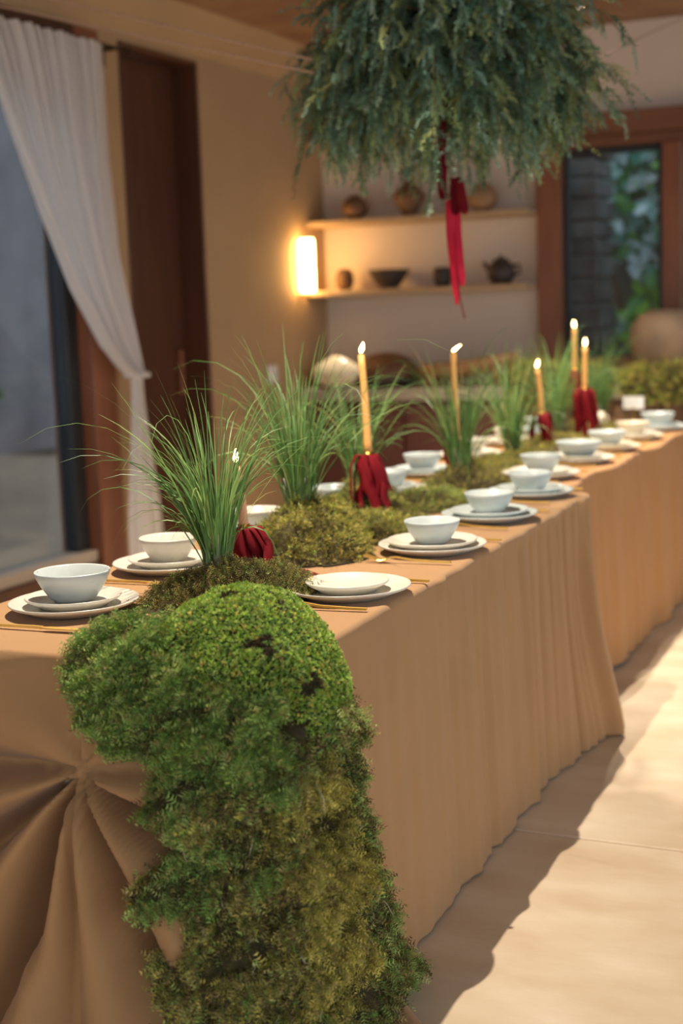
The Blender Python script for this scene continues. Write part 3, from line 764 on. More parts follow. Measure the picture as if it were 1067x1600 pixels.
for side, lst in (('aisle', RIGHT), ('window', LEFT)):
    for i, (x, y, sr, br, bh, ms) in enumerate(lst):
        zt = TZ + 0.0015 if y < 4.45 else TZ - 0.0005
        wh = '%s place from the front on the %s side' % (ORD[i], side)
        put('dinner_plate', plate_mesh(.135), MK[ms[0]], (x, y, zt), i * 1.3, 'large %s dinner plate, %s' % (CN[ms[0]], wh), 'plate', 'dinner plates')
        put('side_plate', plate_mesh(sr), MK[ms[1]], (x, y, zt + .0096), i * 2.1 + 1, 'small %s stacked plate, %s' % (CN[ms[1]], wh), 'plate', 'stacked small plates')
        if br:
            o = put('bowl', bowl_mesh(br, bh), MK[ms[2]], (x, y, zt + .0192), i * 1.7, '%s ceramic bowl, %s' % (CN[ms[2]], wh), 'bowl', 'ceramic bowls')

# cutlery ------------------------------------------------------------
def sweep(path, widths, thick):
    """flat bar along path (x,z), widths across y"""
    V = []; F = []
    for (x, z), w in zip(path, widths):
        V += [(x, -w / 2, z - thick / 2), (x, w / 2, z - thick / 2), (x, w / 2 * 0.8, z + thick / 2), (x, -w / 2 * 0.8, z + thick / 2)]
    n = len(path)
    for i in range(n - 1):
        for k in range(4):
            k2 = (k + 1) % 4; F.append((i * 4 + k, i * 4 + k2, (i + 1) * 4 + k2, (i + 1) * 4 + k))
    F.append((3, 2, 1, 0)); F.append(tuple((n - 1) * 4 + k for k in range(4)))
    return V, F
hv = sweep([(0.10, .0035), (0.06, .0035), (0.0, .005), (-0.035, .009), (-0.05, .008), (-0.06, .005)], [.0075, .007, .0055, .0045, .006, .013], .0035)
me_handle = make_mesh('handle', hv[0], hv[1])
mb = MB(); v, f = sweep([(-0.06, .005), (-0.072, .0035), (-0.082, .004)], [.014, .021, .022], .002); mb.add(v, f)
for k in range(4):
    yy = -0.0088 + k * 0.00587
    v, f = sweep([(-0.081, .004), (-0.10, .007), (-0.118, .012)], [.0034, .0032, .002], .0018); mb.add([(a, b2 + yy, c) for a, b2, c in v], f)
me_head = make_mesh('head', mb.v, mb.f)
v, f = sweep([(0.10, .0035), (0.05, .0035), (0.0, .0035), (-0.02, .003)], [.0075, .007, .0065, .007], .004); me_kh = make_mesh('handle', v, f)
v, f = sweep([(-0.02, .003), (-0.035, .003), (-0.08, .003), (-0.105, .003), (-0.118, .003)], [.008, .015, .016, .012, .003], .0016); me_kb = make_mesh('blade', v, f)
for me in (me_handle, me_head, me_kh, me_kb):
    me.materials.append(MT['gold'])
    for vv in me.vertices: vv.co.y *= 1.3; vv.co.z = vv.co.z * 1.25 + 0.0006
def cutlery(kind, x, y, rz, label):
    t = thing(kind, label, kind, (x, y, TZ + 0.0022), rz, 'gold cutlery')
    if kind == 'fork': link('handle', me_handle, None, t); link('head', me_head, None, t)
    else: link('handle', me_kh, None, t); link('blade', me_kb, None, t)
for i in range(8):
    x, y = RIGHT[i][0], RIGHT[i][1]
    cutlery('fork', x + 0.008, y - 0.165 + (0.012 if i == 0 else 0), R([4, 2, -2, 3, 0, 1, 0, 0][i]), 'gold fork before the %s plate from the front on the aisle side' % ORD[i])
    cutlery('knife', x + 0.022, y + 0.165, R([-2, 1, 3, 0, 0, 0, 0, 0][i]), 'gold knife behind the %s plate from the front on the aisle side' % ORD[i])
for i in range(8):
    x, y = LEFT[i][0], LEFT[i][1]
    cutlery('knife', x + 0.03, y - 0.178, math.pi + R([3, 2, 0, 0, 0, 0, 0, 0][i]), 'gold knife before the %s plate from the front on the window side' % ORD[i])

# ================================================================== MOSS
def frond_template(pairs=5, seed=0, wid=0.20):
    g = np.random.default_rng(seed); V = []; F = []
    bend = g.uniform(0.15, 0.5); L = []
    for i in range(pairs + 1):
        q = i / pairs; L.append((bend * q * q, 0.05 * math.sin(q * 5 + seed), q * (1 - 0.25 * bend * q)))
    for i in range(pairs):
        a, c = np.array(L[i]), np.array(L[i + 1]); w = 0.018 * (1 - 0.6 * i / pairs)
        b0 = len(V); V += [a + (0, -w, 0), a + (0, w, 0), c]; F.append((b0, b0 + 1, b0 + 2))
        for s in (-1, 1):
            l = wid * (1.15 - 0.75 * abs(i / pairs - 0.35)) * g.uniform(0.8, 1.2)
            tip = a + np.array((g.uniform(-.08, .10), s * l, l * g.uniform(0.5, 0.9)))
            b0 = len(V); V += [a, a + (c - a) * 0.42 + np.array((0, s * l * 0.10, 0)), tip]; F.append((b0, b0 + 1, b0 + 2))
    return np.array(V), np.array(F)
FRONDS = [frond_template(5, s, w) for s, w in ((1, .20), (2, .26), (3, .16), (4, .22))]
def tuft_template(seed):
    g = np.random.default_rng(seed); V = []; F = []
    for k in range(6):
        a = k * 2.4 + g.uniform(-.3, .3); t = 0.15 + 0.85 * k / 6
        d = np.array((math.cos(a) * t, math.sin(a) * t, 1.15 - 0.55 * t)); s = np.array((-math.sin(a), math.cos(a), 0)) * 0.20
        b0 = len(V); V += [d * 0.25 - s * 0.4, d * 0.25 + s * 0.4, d * 0.75 + s, d, d * 0.75 - s]
        F += [(b0, b0 + 1, b0 + 2), (b0, b0 + 2, b0 + 4), (b0 + 4, b0 + 2, b0 + 3)]
    return np.array(V), np.array(F)
TUFTS = [tuft_template(s) for s in (1, 2, 3)]

def scatter(P, D, size, col, templates, seed=0, tipmul=1.25):
    """copies of leaf templates at P growing along D; all of one moss joined"""
    g = np.random.default_rng(seed); n = len(P)
    D = D / (np.linalg.norm(D, axis=1)[:, None] + 1e-9)
    A = np.cross(D, g.normal(size=(n, 3))); A /= np.linalg.norm(A, axis=1)[:, None] + 1e-9
    B = np.cross(D, A); which = g.integers(0, len(templates), n)
    Vs, Fs, Cs = [], [], []; base = 0
    for k, (tv, tf) in enumerate(templates):
        m = which == k; c = m.sum()
        if not c: continue
        W = P[m][:, None, :] + size[m][:, None, None] * (tv[None, :, 0:1] * A[m][:, None, :] + tv[None, :, 1:2] * B[m][:, None, :] + tv[None, :, 2:3] * D[m][:, None, :])
        Vs.append(W.reshape(-1, 3))
        Fs.append((tf[None] + base + (np.arange(c) * len(tv))[:, None, None]).reshape(-1, 3)); base += c * len(tv)
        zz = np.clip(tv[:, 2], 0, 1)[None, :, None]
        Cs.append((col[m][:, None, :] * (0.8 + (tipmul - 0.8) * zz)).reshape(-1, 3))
    return np.concatenate(Vs), np.concatenate(Fs), np.concatenate(Cs)

PAL = {'green': [srgb(112, 146, 62), srgb(138, 166, 80), srgb(94, 128, 58), srgb(158, 174, 94)],
       'yellow': [srgb(176, 164, 66), srgb(160, 152, 58), srgb(190, 176, 84), srgb(134, 134, 54)],
       'olive': [srgb(130, 124, 62), srgb(146, 134, 72), srgb(108, 106, 54), srgb(154, 140, 86)],
       'brown': [srgb(96, 76, 52), srgb(74, 58, 40), srgb(118, 96, 66), srgb(88, 78, 48)],
       'lime': [srgb(140, 168, 56), srgb(160, 182, 70), srgb(124, 154, 50), srgb(174, 190, 92)]}
PAL = {k: np.array(v)[:, :3] for k, v in PAL.items()}
PAL = {k: (v * 0.9 + v.mean(1, keepdims=True) * 0.1) * (1.15 if k != 'brown' else 0.75) for k, v in PAL.items()}
def pick(names, probs, n, g):
    idx = g.choice(len(names), n, p=np.array(probs) / sum(probs)); out = np.zeros((n, 3))
    for k, nm in enumerate(names):
        m = idx == k; out[m] = PAL[nm][g.integers(0, 4, m.sum())]
    return out * g.uniform(0.75, 1.25, n)[:, None]

def moss_patch(label, cx, cy, rx, ry, h, kinds, n, size=0.022, rot=0.0, peak=1.6, seed=0, z0=TZ, lean=0.5):
    """mound of moss lying on the table"""
    g = np.random.default_rng(seed); t = thing('moss_mound', label, 'moss', (cx, cy, z0 + 0.001), rot, 'moss mounds along the table')
    def hgt(x, y):
        r = np.hypot(x / rx, y / ry); P3 = np.stack([x + cx, y + cy, 0 * x], -1)
        e = 1 + 0.22 * snoise(P3, 3.0, seed)
        q = np.clip(1 - (r / e) ** peak, 0, 1)
        return h * q ** 0.8 * (1 + 0.25 * snoise(P3, 9.0, seed + 1)), q
    nr, na = 14, 44
    rr = np.linspace(0, 1.25, nr)[:, None]; aa = np.linspace(0, 2 * math.pi, na, endpoint=False)[None, :]
    X = rx * rr * np.cos(aa); Y = ry * rr * np.sin(aa); H, q = hgt(X, Y)
    H = np.where(q > 0, H, 0.0)
    V = np.stack([X, Y, np.maximum(H - 0.004, 0.001)], 2).reshape(-1, 3)
    F = grid_faces(nr, na, True); keepf = (q.reshape(-1)[F] > 0).any(1)
    link('mat', make_mesh('mat', V, F[keepf], True), MT['soil'], t)
    m = int(n * 1.9)
    rad = np.sqrt(g.uniform(0, 1.35, m)); ang = g.uniform(0, 6.2832, m)
    x, y = rx * rad * np.cos(ang), ry * rad * np.sin(ang); H, q = hgt(x, y)
    ok = q > 0.01; x, y, H = x[ok][:n], y[ok][:n], H[ok][:n]
    e = 0.004; gx = (hgt(x + e, y)[0] - H) / e; gy = (hgt(x, y + e)[0] - H) / e
    D = np.stack([-gx, -gy, 1 + 0 * x], 1); D /= np.linalg.norm(D, axis=1)[:, None]
    D = D + g.normal(0, lean, (len(x), 3)); D[:, 2] = np.abs(D[:, 2]) * 0.9 + 0.05
    C = pick(list(kinds), list(kinds.values()), len(x), g)
    patch = snoise(np.stack([x + cx, y + cy, H], 1), 6, seed + 3)
    dark = patch > 0.45; C[dark] = C[dark] * 0.35 + PAL['brown'][g.integers(0, 4, dark.sum())] * 0.65
    S = size * g.uniform(0.5, 1.2, len(x))
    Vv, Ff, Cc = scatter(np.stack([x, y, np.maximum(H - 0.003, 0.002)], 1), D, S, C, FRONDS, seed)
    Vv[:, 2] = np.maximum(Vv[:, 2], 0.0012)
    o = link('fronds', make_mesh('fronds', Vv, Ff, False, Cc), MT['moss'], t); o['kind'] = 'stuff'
    return t

moss_patch('brownish olive moss mound holding the frontmost grass clump', -1.475, 2.60, 0.17, 0.20, 0.075, dict(olive=5, brown=3, yellow=1, green=1), 5200, 0.024, seed=1)
moss_patch('tall yellow green moss mound under the second grass clump', -1.555, 3.16, 0.155, 0.20, 0.125, dict(yellow=7, olive=2, lime=1), 6200, 0.022, peak=2.2, seed=2)
moss_patch('low yellow moss spreading beside the fork at the second aisle place', -1.50, 3.46, 0.15, 0.20, 0.055, dict(yellow=5, olive=3, lime=1), 4200, 0.022, seed=3)
moss_patch('olive moss mound under the third grass clump', -1.70, 3.80, 0.13, 0.17, 0.09, dict(olive=3, yellow=3, green=2), 3000, 0.022, seed=4)
moss_patch('bright green moss between the crimson bow and the fourth grass clump', -1.565, 4.02, 0.13, 0.22, 0.05, dict(green=4, yellow=3, olive=2), 3600, 0.022, seed=5)
moss_patch('dark olive moss mound under the fourth grass clump', -1.60, 4.42, 0.14, 0.18, 0.07, dict(olive=5, brown=3, yellow=2), 3000, 0.022, seed=6)
moss_patch('yellow moss carpet around the fifth grass clump', -1.66, 5.05, 0.16, 0.36, 0.045, dict(yellow=6, olive=2, lime=1), 3200, 0.024, seed=7, z0=TZ - 0.002)
moss_patch('yellow green moss carpet at the foot of the fourth candle', -1.70, 5.75, 0.15, 0.34, 0.05, dict(yellow=6, olive=3), 2600, 0.024, seed=8, z0=TZ - 0.002)
moss_patch('yellow green moss at the far end of the table', -1.72, 6.42, 0.15, 0.34, 0.06, dict(yellow=5, olive=4), 2200, 0.024, seed=9, z0=TZ - 0.002)
moss_patch('little dry moss scrap on the fork of the empty plate', -1.335, 2.515, 0.035, 0.03, 0.018, dict(olive=4, brown=4), 260, 0.018, seed=10)

# moss draped over the near corner of the table -----------------------
CX, CY, CR = -1.102, 2.065, 0.05
def corner_pt(s, z, off):
    """point at arc position s (s<0 on the front, s>0 on the side), height z, distance off from the cloth"""
    s = np.asarray(s, float); q = np.clip((s + CR) / (2 * CR), 0, 1) * math.pi / 2
    ax = np.where(s < -CR, CX - CR + (s + CR), CX - CR) + CR * np.sin(q) * (s > -CR)
    ay = np.where(s > CR, CY + CR + (s - CR), CY + CR) - CR * np.cos(q)
    nx = np.sin(q); ny = -np.cos(q)
    return np.stack([ax + nx * off, ay + ny * off, z + 0 * s], -1), np.stack([nx, ny, 0 * s], -1)

def hanging_moss(label, sl, sr, ztop, zbot, kinds, n, thick, size, seed, hole=None, over=0.0):
    """sl, sr: left and right limits as functions of height"""
    g = np.random.default_rng(seed); loc = np.array((CX, CY, 0.0))
    t = thing('hanging_moss', label, 'moss', loc, 0, 'moss draped over the table corner')
    def field(s, z):
        a, b2 = sl(z), sr(z); P3 = np.stack([s, z, 0 * s], -1)
        e = 0.028 * snoise(P3, 7, seed) + 0.012 * snoise(P3, 22, seed + 1)
        m = np.minimum(s - a, b2 - s) + e
        m = np.minimum(m, (z - zbot) + 0.02 + e)
        if hole is not None: m = np.minimum(m, hole(s, z) + e * 0.6)
        th = thick * smoothstep(0, 0.05, m) * (0.75 + 0.5 * snoise(P3, 5, seed + 2) + 0.45 * snoise(P3 * np.array((1.6, 0.7, 1)), 10, seed + 6))
        return m, np.maximum(th, 0.004) + 0.085 * 0
    zz = np.linspace(zbot - 0.0, ztop, 60)[:, None]; uu = np.linspace(-0.12, 1.12, 50)[None, :]
    S = sl(zz) + (sr(zz) - sl(zz)) * uu; Z = zz + 0 * uu; m, th = field(S, Z)
    gap = front_gap(S, Z)
    P, N = corner_pt(S, Z, gap + th * 0.75)
    F = grid_faces(60, 50); kf = (m.reshape(-1)[F] > 0.008).all(1)
    o = link('mat', make_mesh('mat', P.reshape(-1, 3) - loc, F[kf], True), MT['soil'], t); solidify(o, 0.008, -1)
    k = int(n * 3.0)
    z = g.uniform(zbot, ztop, k); u = g.uniform(-0.15, 1.15, k); s = sl(z) + (sr(z) - sl(z)) * u
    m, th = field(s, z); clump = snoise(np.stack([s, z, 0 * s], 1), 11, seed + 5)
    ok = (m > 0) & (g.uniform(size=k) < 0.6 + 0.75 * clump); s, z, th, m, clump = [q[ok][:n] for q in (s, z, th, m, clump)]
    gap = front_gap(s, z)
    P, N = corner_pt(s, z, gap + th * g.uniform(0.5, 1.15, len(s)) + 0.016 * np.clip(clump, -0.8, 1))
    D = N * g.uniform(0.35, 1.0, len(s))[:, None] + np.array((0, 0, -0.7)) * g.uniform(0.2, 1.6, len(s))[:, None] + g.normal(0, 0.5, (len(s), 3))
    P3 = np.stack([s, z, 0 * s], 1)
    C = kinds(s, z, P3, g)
    C *= (1 + 0.30 * np.clip(clump, -1, 1))[:, None]  # raised clumps lighter, hollows darker: relief shading put into the frond colour
    dark = clump < -0.36; C[dark] = C[dark] * 0.3 + PAL['brown'][g.integers(0, 4, dark.sum())] * 0.6  # deepest gaps mixed with dark brown, their shade painted in
    Sz = size * g.uniform(0.45, 1.25, len(s))
    Vv, Ff, Cc = scatter(P, D, Sz, C, FRONDS, seed)
    Vv[:, 2] = np.maximum(Vv[:, 2], 0.003)
    o = link('fronds', make_mesh('fronds', Vv - loc, Ff, False, Cc), MT['moss'], t); o['kind'] = 'stuff'
    for j in range(0, len(s), len(s) // 14):      # dry straws caught in the moss
        if z[j] < 0.08 or z[j] > ztop - 0.08: continue
        p = P[j] + N[j] * 0.014 - loc; d = np.array((g.normal(0, 0.4), g.normal(0, 0.2), -1.0)); d /= np.linalg.norm(d); l = g.uniform(0.02, 0.05)
        MB().tube([p, p + d * l * 0.5 + N[j] * 0.006, p + d * l], [0.0012, 0.001, 0.0006], 5).build('straw', MT['straw'], t, True)
    return t
def front_gap(s, z):
    """how far the cloth itself stands out here"""
    x = CX + np.minimum(s, 0)
    d = np.where(s < 0, np.clip(front_disp(x, z), 0, None), 0.0)
    return d + 0.03 * np.clip(TZ - z, 0, 1) * (s > 0)

ip = lambda zs, vs: (lambda z: np.interp(z, zs, vs))
def k_left(s, z, P3, g):
    n = len(s); low = smoothstep(0.45, 0.15, z) 
    a = pick(['green', 'olive', 'brown'], [6, 2.5, 1.2], n, g); b2 = pick(['olive', 'green', 'brown', 'yellow'], [4, 1.6, 2.6, 1.6], n, g)
    w = (0.12 + low + 0.5 * smoothstep(-0.16, -0.04, s) + 0.45 * snoise(P3, 5, 12)); return np.where((w > 0.5)[:, None], b2, a)
def k_right(s, z, P3, g):
    n = len(s); a = pick(['yellow', 'olive', 'brown'], [6, 3, 0.7], n, g); b2 = pick(['olive', 'green', 'brown'], [3, 3, 1.6], n, g)
    w = smoothstep(0.12, 0.26, s - 0.25 * (0.45 - z)) + smoothstep(0.18, 0.05, z) * 0.8 + smoothstep(0.52, 0.60, z) * 0.7 + 0.45 * snoise(P3, 6, 13)
    return np.where((w > 0.5)[:, None], b2, a)
hanging_moss('green feathery moss hanging down the front beside the gathered cloth', ip([0, .12, .2, .26, .37, .45, .58, .66], [-.225, -.24, -.20, -.21, -.235, -.19, -.205, -.26]),
             ip([0, .3, .66], [.07, .025, .01]), 0.66, 0.01, k_left, 23000, 0.042, 0.032, 31,
             hole=lambda s, z: np.hypot((s + 0.165) / 0.9, (z - 0.285) / 1.5) - 0.035)
hanging_moss('yellowish moss strip hanging down the corner to the floor', ip([0, .3, .66], [-.03, -.015, -.025]),
             ip([0, .05, .2, .4, .55, .66], [.46, .47, .39, .30, .27, .25]), 0.66, 0.01, k_right, 25000, 0.048, 0.030, 32)
# feathery mat lying over the front edge
def edge_mat():
    g = np.random.default_rng(41); loc = np.array((-1.33, 2.10, TZ))
    t = thing('hanging_moss', 'bright green feathery moss mat spilling over the front table edge', 'moss', loc, 0, 'moss draped over the table corner')
    # sheet coordinate w: w>0 lies on the table, w<0 hangs down
    def surf(s, w, off):
        q = np.clip((w + 0.04) / 0.08, 0, 1) * math.pi / 2
        z = np.where(w < -0.04, TZ - 0.04 + (w + 0.04), TZ - 0.04) + 0.04 * np.sin(q) * (w > -0.04)
        y = np.where(w > 0.04, CY + 0.04 + (w - 0.04), CY + 0.04) - 0.04 * np.cos(q)
        n = np.stack([0 * s, -np.cos(q), np.sin(q)], -1)
        P = np.stack([CX + s, y, z], -1)
        P[..., 1] -= np.clip(front_disp(P[..., 0], P[..., 2]), 0, None) * (w < 0) * np.clip(-w / 0.06, 0, 1)
        return P + n * off[..., None], n
    def field(s, w):
        P3 = np.stack([s, w, 0 * s], -1); e = 0.03 * snoise(P3, 7, 51) + 0.012 * snoise(P3, 21, 52)
        lo = np.interp(s, [-.42, -.40, -.33, -.25, -.18, -.05, .05], [.02, -.06, -.12, -.17, -.20, -.22, -.2])
        hi = np.interp(s, [-.42, -.40, -.33, -.25, -.15, .05], [.03, .06, .14, .20, .02, -.06])
        m = np.minimum(np.minimum(w - lo, hi - w), np.minimum(s + 0.405, 0.03 - s)) + e
        th = (0.05 - 0.018 * smoothstep(0.05, 0.2, w)) * smoothstep(0, 0.05, m) * (0.8 + 0.5 * snoise(P3, 6, 53)); return m, np.maximum(th, 0.004)
    S = np.linspace(-0.44, 0.05, 50)[None, :] + np.zeros((54, 1)); W = np.linspace(-0.25, 0.28, 54)[:, None] + np.zeros((1, 50))
    m, th = field(S, W); P, N = surf(S, W, th * 0.75); F = grid_faces(54, 50); kf = (m.reshape(-1)[F] > 0.008).all(1)
    o = link('mat', make_mesh('mat', P.reshape(-1, 3) - loc, F[kf], True), MT['soil'], t); solidify(o, 0.008, -1)
    k = 60000; s = g.uniform(-0.44, 0.05, k); w = g.uniform(-0.25, 0.28, k); m, th = field(s, w)
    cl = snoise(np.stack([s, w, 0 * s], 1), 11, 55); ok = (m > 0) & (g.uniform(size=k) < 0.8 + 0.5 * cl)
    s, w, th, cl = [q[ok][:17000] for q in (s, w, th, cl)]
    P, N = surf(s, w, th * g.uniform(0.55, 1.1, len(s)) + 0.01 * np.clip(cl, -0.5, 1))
    D = N * g.uniform(0.4, 1.1, len(s))[:, None] + np.array((0, -0.2, -0.45)) * (w < 0.03)[:, None] * g.uniform(0.2, 1.3, len(s))[:, None] + g.normal(0, 0.42, (len(s), 3))
    C = pick(['green', 'olive', 'lime'], [7, 1.5, 1], len(s), g); back = (w > 0.10 + 0.05 * cl)
    C[back] = pick(['olive', 'yellow', 'brown', 'green'], [4, 2, 2, 2], back.sum(), g)
    dk = cl < -0.45; C[dk] = C[dk] * 0.35 + PAL['brown'][g.integers(0, 4, dk.sum())] * 0.6  # hollows of the mat darkened to brown, gap shade put into the colour
    Vv, Ff, Cc = scatter(P, D, 0.030 * g.uniform(0.45, 1.25, len(s)), C, FRONDS, 43)
    inside = (Vv[:, 1] > CY + 0.05) & (Vv[:, 2] > TZ - 0.03); Vv[inside, 2] = np.maximum(Vv[inside, 2], TZ + 0.003)
    o = link('fronds', make_mesh('fronds', Vv - loc, Ff, False, Cc), MT['moss'], t); o['kind'] = 'stuff'
edge_mat()
# round cushion on the corner
def cushion():
    g = np.random.default_rng(61); c = np.array((-1.205, 2.235, 0.712)); loc = np.array((c[0], c[1], TZ))
    t = thing('moss_cushion', 'dense lime green cushion moss on the near table corner', 'moss', loc)
    # local frame: a = to the right seen from the aisle end, b = away, n = up; tilted so the right end droops
    tilt = R(-24); a0 = np.array((0.907, 0.42, 0)); b0 = np.array((-0.42, 0.907, 0)); n0 = np.array((0, 0, 1.0))
    A = a0 * math.cos(tilt) + n0 * math.sin(tilt); Nn = -a0 * math.sin(tilt) + n0 * math.cos(tilt)
    def pt(d):
        r = 1 + 0.10 * snoise(d, 0.45, 5) + 0.05 * snoise(d, 1.2, 6)
        L = np.sign(d) * np.abs(d) ** 0.9
        q = L * r[..., None] * np.array((0.172, 0.19, 0.122))
        q[..., 2] -= 0.05 * np.clip(q[..., 0] / 0.15, 0, 1.2) ** 2 
        return c + q[..., 0:1] * A + q[..., 1:2] * b0 + q[..., 2:3] * Nn
    th = np.linspace(0, math.pi, 36)[:, None]; ph = np.linspace(0, 2 * math.pi, 64, endpoint=False)[None, :]
    d = np.stack([np.sin(th) * np.cos(ph), np.sin(th) * np.sin(ph), np.cos(th) + 0 * ph], 2)
    P = pt(d)
    link('body', make_mesh('body', P.reshape(-1, 3) - loc, grid_faces(36, 64, True), True), MT['soil_green'], t)
    n = 13000; ii = np.arange(n) + 0.5; zf = 1 - 2 * ii / n; pf = ii * 2.399963
    d = np.stack([np.sqrt(1 - zf * zf) * np.cos(pf), np.sqrt(1 - zf * zf) * np.sin(pf), zf], 1) + g.normal(0, 0.006, (n, 3)); d /= np.linalg.norm(d, axis=1)[:, None]
    P = pt(d); e = 1e-2
    t1 = np.cross(d, g.normal(size=(n, 3))); t1 /= np.linalg.norm(t1, axis=1)[:, None]; t2 = np.cross(d, t1)
    N = np.cross(pt(d + e * t1) - P, pt(d + e * t2) - P); N /= np.linalg.norm(N, axis=1)[:, None]; N *= np.sign((N * (P - c)).sum(1))[:, None]
    C = pick(['lime', 'green', 'yellow'], [6, 2.5, 1], n, g)
    w = (P[:, 2] < 0.63 + 0.02 * snoise(P, 12, 4)); C[w] = pick(['olive', 'brown', 'green'], [3, 2, 3], w.sum(), g)
    bare = snoise(P, 9, 8) > 0.93; C[bare] = PAL['brown'][g.integers(0, 4, bare.sum())]
    S = 0.0072 * g.uniform(0.75, 1.25, n)
    Vv, Ff, Cc = scatter(P + N * g.uniform(-0.002, 0.003, n)[:, None], N + g.normal(0, 0.22, (n, 3)), S, C, TUFTS, 62, 1.3)
    o = link('fronds', make_mesh('fronds', Vv - loc, Ff, False, Cc), MT['moss'], t); o['kind'] = 'stuff'
cushion()

# ================================================================== GRASS CLUMPS
def blades(n, L, spread, width, seed, bend=1.0, segs=9, r0=0.03, dirbias=None):
    g = np.random.default_rng(seed)
    az = g.uniform(0, 6.2832, n); rad = r0 * np.sqrt(g.uniform(0, 1, n))
    P = np.stack([rad * np.cos(az), rad * np.sin(az), 0 * az], 1)
    az2 = az + g.normal(0, 0.5, n)
    til = np.abs(g.normal(0, spread, n)) + 0.03
    if dirbias is not None:
        m = g.uniform(size=n) < dirbias[1]; az2[m] = dirbias[0] + g.normal(0, 0.35, m.sum()); til[m] += g.uniform(0.05, 0.35, m.sum())
    Ln = L * g.uniform(0.45, 1.12, n); curl = bend * g.gamma(2.0, 0.5, n) * (0.4 + til * 1.8)
    arc = g.uniform(size=n) < 0.14; Ln[arc] *= g.uniform(1.1, 1.5, arc.sum()); curl[arc] = g.uniform(1.3, 2.6, arc.sum()); wdm = np.where(arc, 0.7, 1.0)
    hd = np.stack([np.cos(az2), np.sin(az2)], 1); ang = til.copy(); step = Ln / segs
    sd = np.stack([-np.sin(az2), np.cos(az2), 0 * az2], 1); tw = g.normal(0, 0.5, n)
    rows = []; wd = width * g.uniform(0.6, 1.25, n) * wdm
    for i in range(segs + 1):
        q = i / segs; w = wd * (1 - q ** 2.5) * 0.5 + 0.00018
        ca = np.cos(tw)[:, None]; sa = np.sin(tw)[:, None]
        side = sd * ca + np.stack([hd[:, 0] * np.cos(ang), hd[:, 1] * np.cos(ang), -np.sin(ang)], 1) * sa
        rows.append(np.stack([P - side * w[:, None], P + side * w[:, None]], 1))
        P = P + step[:, None] * np.stack([hd[:, 0] * np.sin(ang), hd[:, 1] * np.sin(ang), np.cos(ang)], 1)
        ang = np.minimum(ang + curl * (q + 0.15) * 1.9 / segs, 2.75)
        az2 = az2 + g.normal(0, 0.05, n); hd = np.stack([np.cos(az2), np.sin(az2)], 1)
    V = np.stack(rows, 1)  # n, segs+1, 2, 3
    V = V.reshape(-1, 3); k = 2 * (segs + 1)
    f = np.array([(2 * i, 2 * i + 1, 2 * i + 3, 2 * i + 2) for i in range(segs)])
    F = (f[None] + (np.arange(n) * k)[:, None, None]).reshape(-1, 4)
    base = np.array([srgb(104, 144, 80), srgb(88, 126, 72), srgb(128, 162, 92), srgb(146, 170, 98), srgb(178, 166, 104)])[:, :3]
    c = base[g.choice(5, n, p=[.3, .3, .22, .14, .04])] * g.uniform(0.8, 1.2, n)[:, None]
    q = np.linspace(0, 1, segs + 1)[None, :, None]
    pale = np.array(srgb(176, 190, 140)[:3])
    cc = c[:, None, :] * (1 - 0.5 * np.clip(1 - q * 6, 0, 1)) + pale * 0.5 * np.clip(1 - q * 6, 0, 1)
    return V, F, np.repeat(cc, 2, 1).reshape(-1, 3)
def clump(label, loc, n, L, spread, width, seed, bend=1.0, r0=0.03, dirbias=None):
    t = thing('grass_clump', label, 'grass', loc, 0, 'grass clumps along the table')
    Vv, Ff, Cc = blades(n, L, spread, width, seed, bend, r0=r0, dirbias=dirbias)
    Vv[:, 2] = np.maximum(Vv[:, 2], -0.03)
    o = link('blades', make_mesh('blades', Vv, Ff, True, Cc), MT['grass'], t); o['kind'] = 'stuff'
    g = random.Random(seed); b = MB()
    for k in range(7):
        a = k * 0.9 + g.uniform(-.2, .2); r = r0 * g.uniform(0.3, 0.95); x, y = r * math.cos(a), r * math.sin(a)
        b.tube([(x, y, -0.02), (x, y, 0.01), (x * 1.05, y * 1.05, 0.035), (x * 1.15, y * 1.15, 0.075)], [0.005, 0.0075, 0.006, 0.0025], 7)
    b.build('bulbs', MT['bulb'], t, True)
LFT = math.radians(205)
CLUMPS = [('frontmost grass clump with long blades arching towards the window', (-1.520, 2.63, 0.812), 200, 0.41, 0.15, 0.0038, 71, 1.4, 0.030, (LFT, 0.24)),
          ('second grass clump on the tall yellow moss mound', (-1.595, 3.185, 0.862), 220, 0.42, 0.19, 0.0038, 72, 1.2, 0.034, None),
          ('third grass clump half hidden behind the crimson bow candle', (-1.715, 3.82, 0.828), 130, 0.36, 0.20, 0.0040, 73, 1.2, 0.028, None),
          ('fourth grass clump on the dark olive moss mound', (-1.618, 4.44, 0.808), 150, 0.42, 0.20, 0.0042, 74, 1.2, 0.03, None),
          ('fifth grass clump rising from the yellow moss carpet', (-1.685, 5.21, 0.785), 120, 0.42, 0.20, 0.0046, 75, 0.8, 0.025, None),
          ('sixth grass clump behind the fourth candle', (-1.79, 6.17, 0.79), 130, 0.42, 0.16, 0.005, 76, 0.8, 0.035, None),
          ('seventh grass clump at the far end beside the tall candle', (-1.73, 6.66, 0.795), 120, 0.40, 0.14, 0.005, 77, 0.8, 0.035, None)]
for c in CLUMPS: clump(*c)

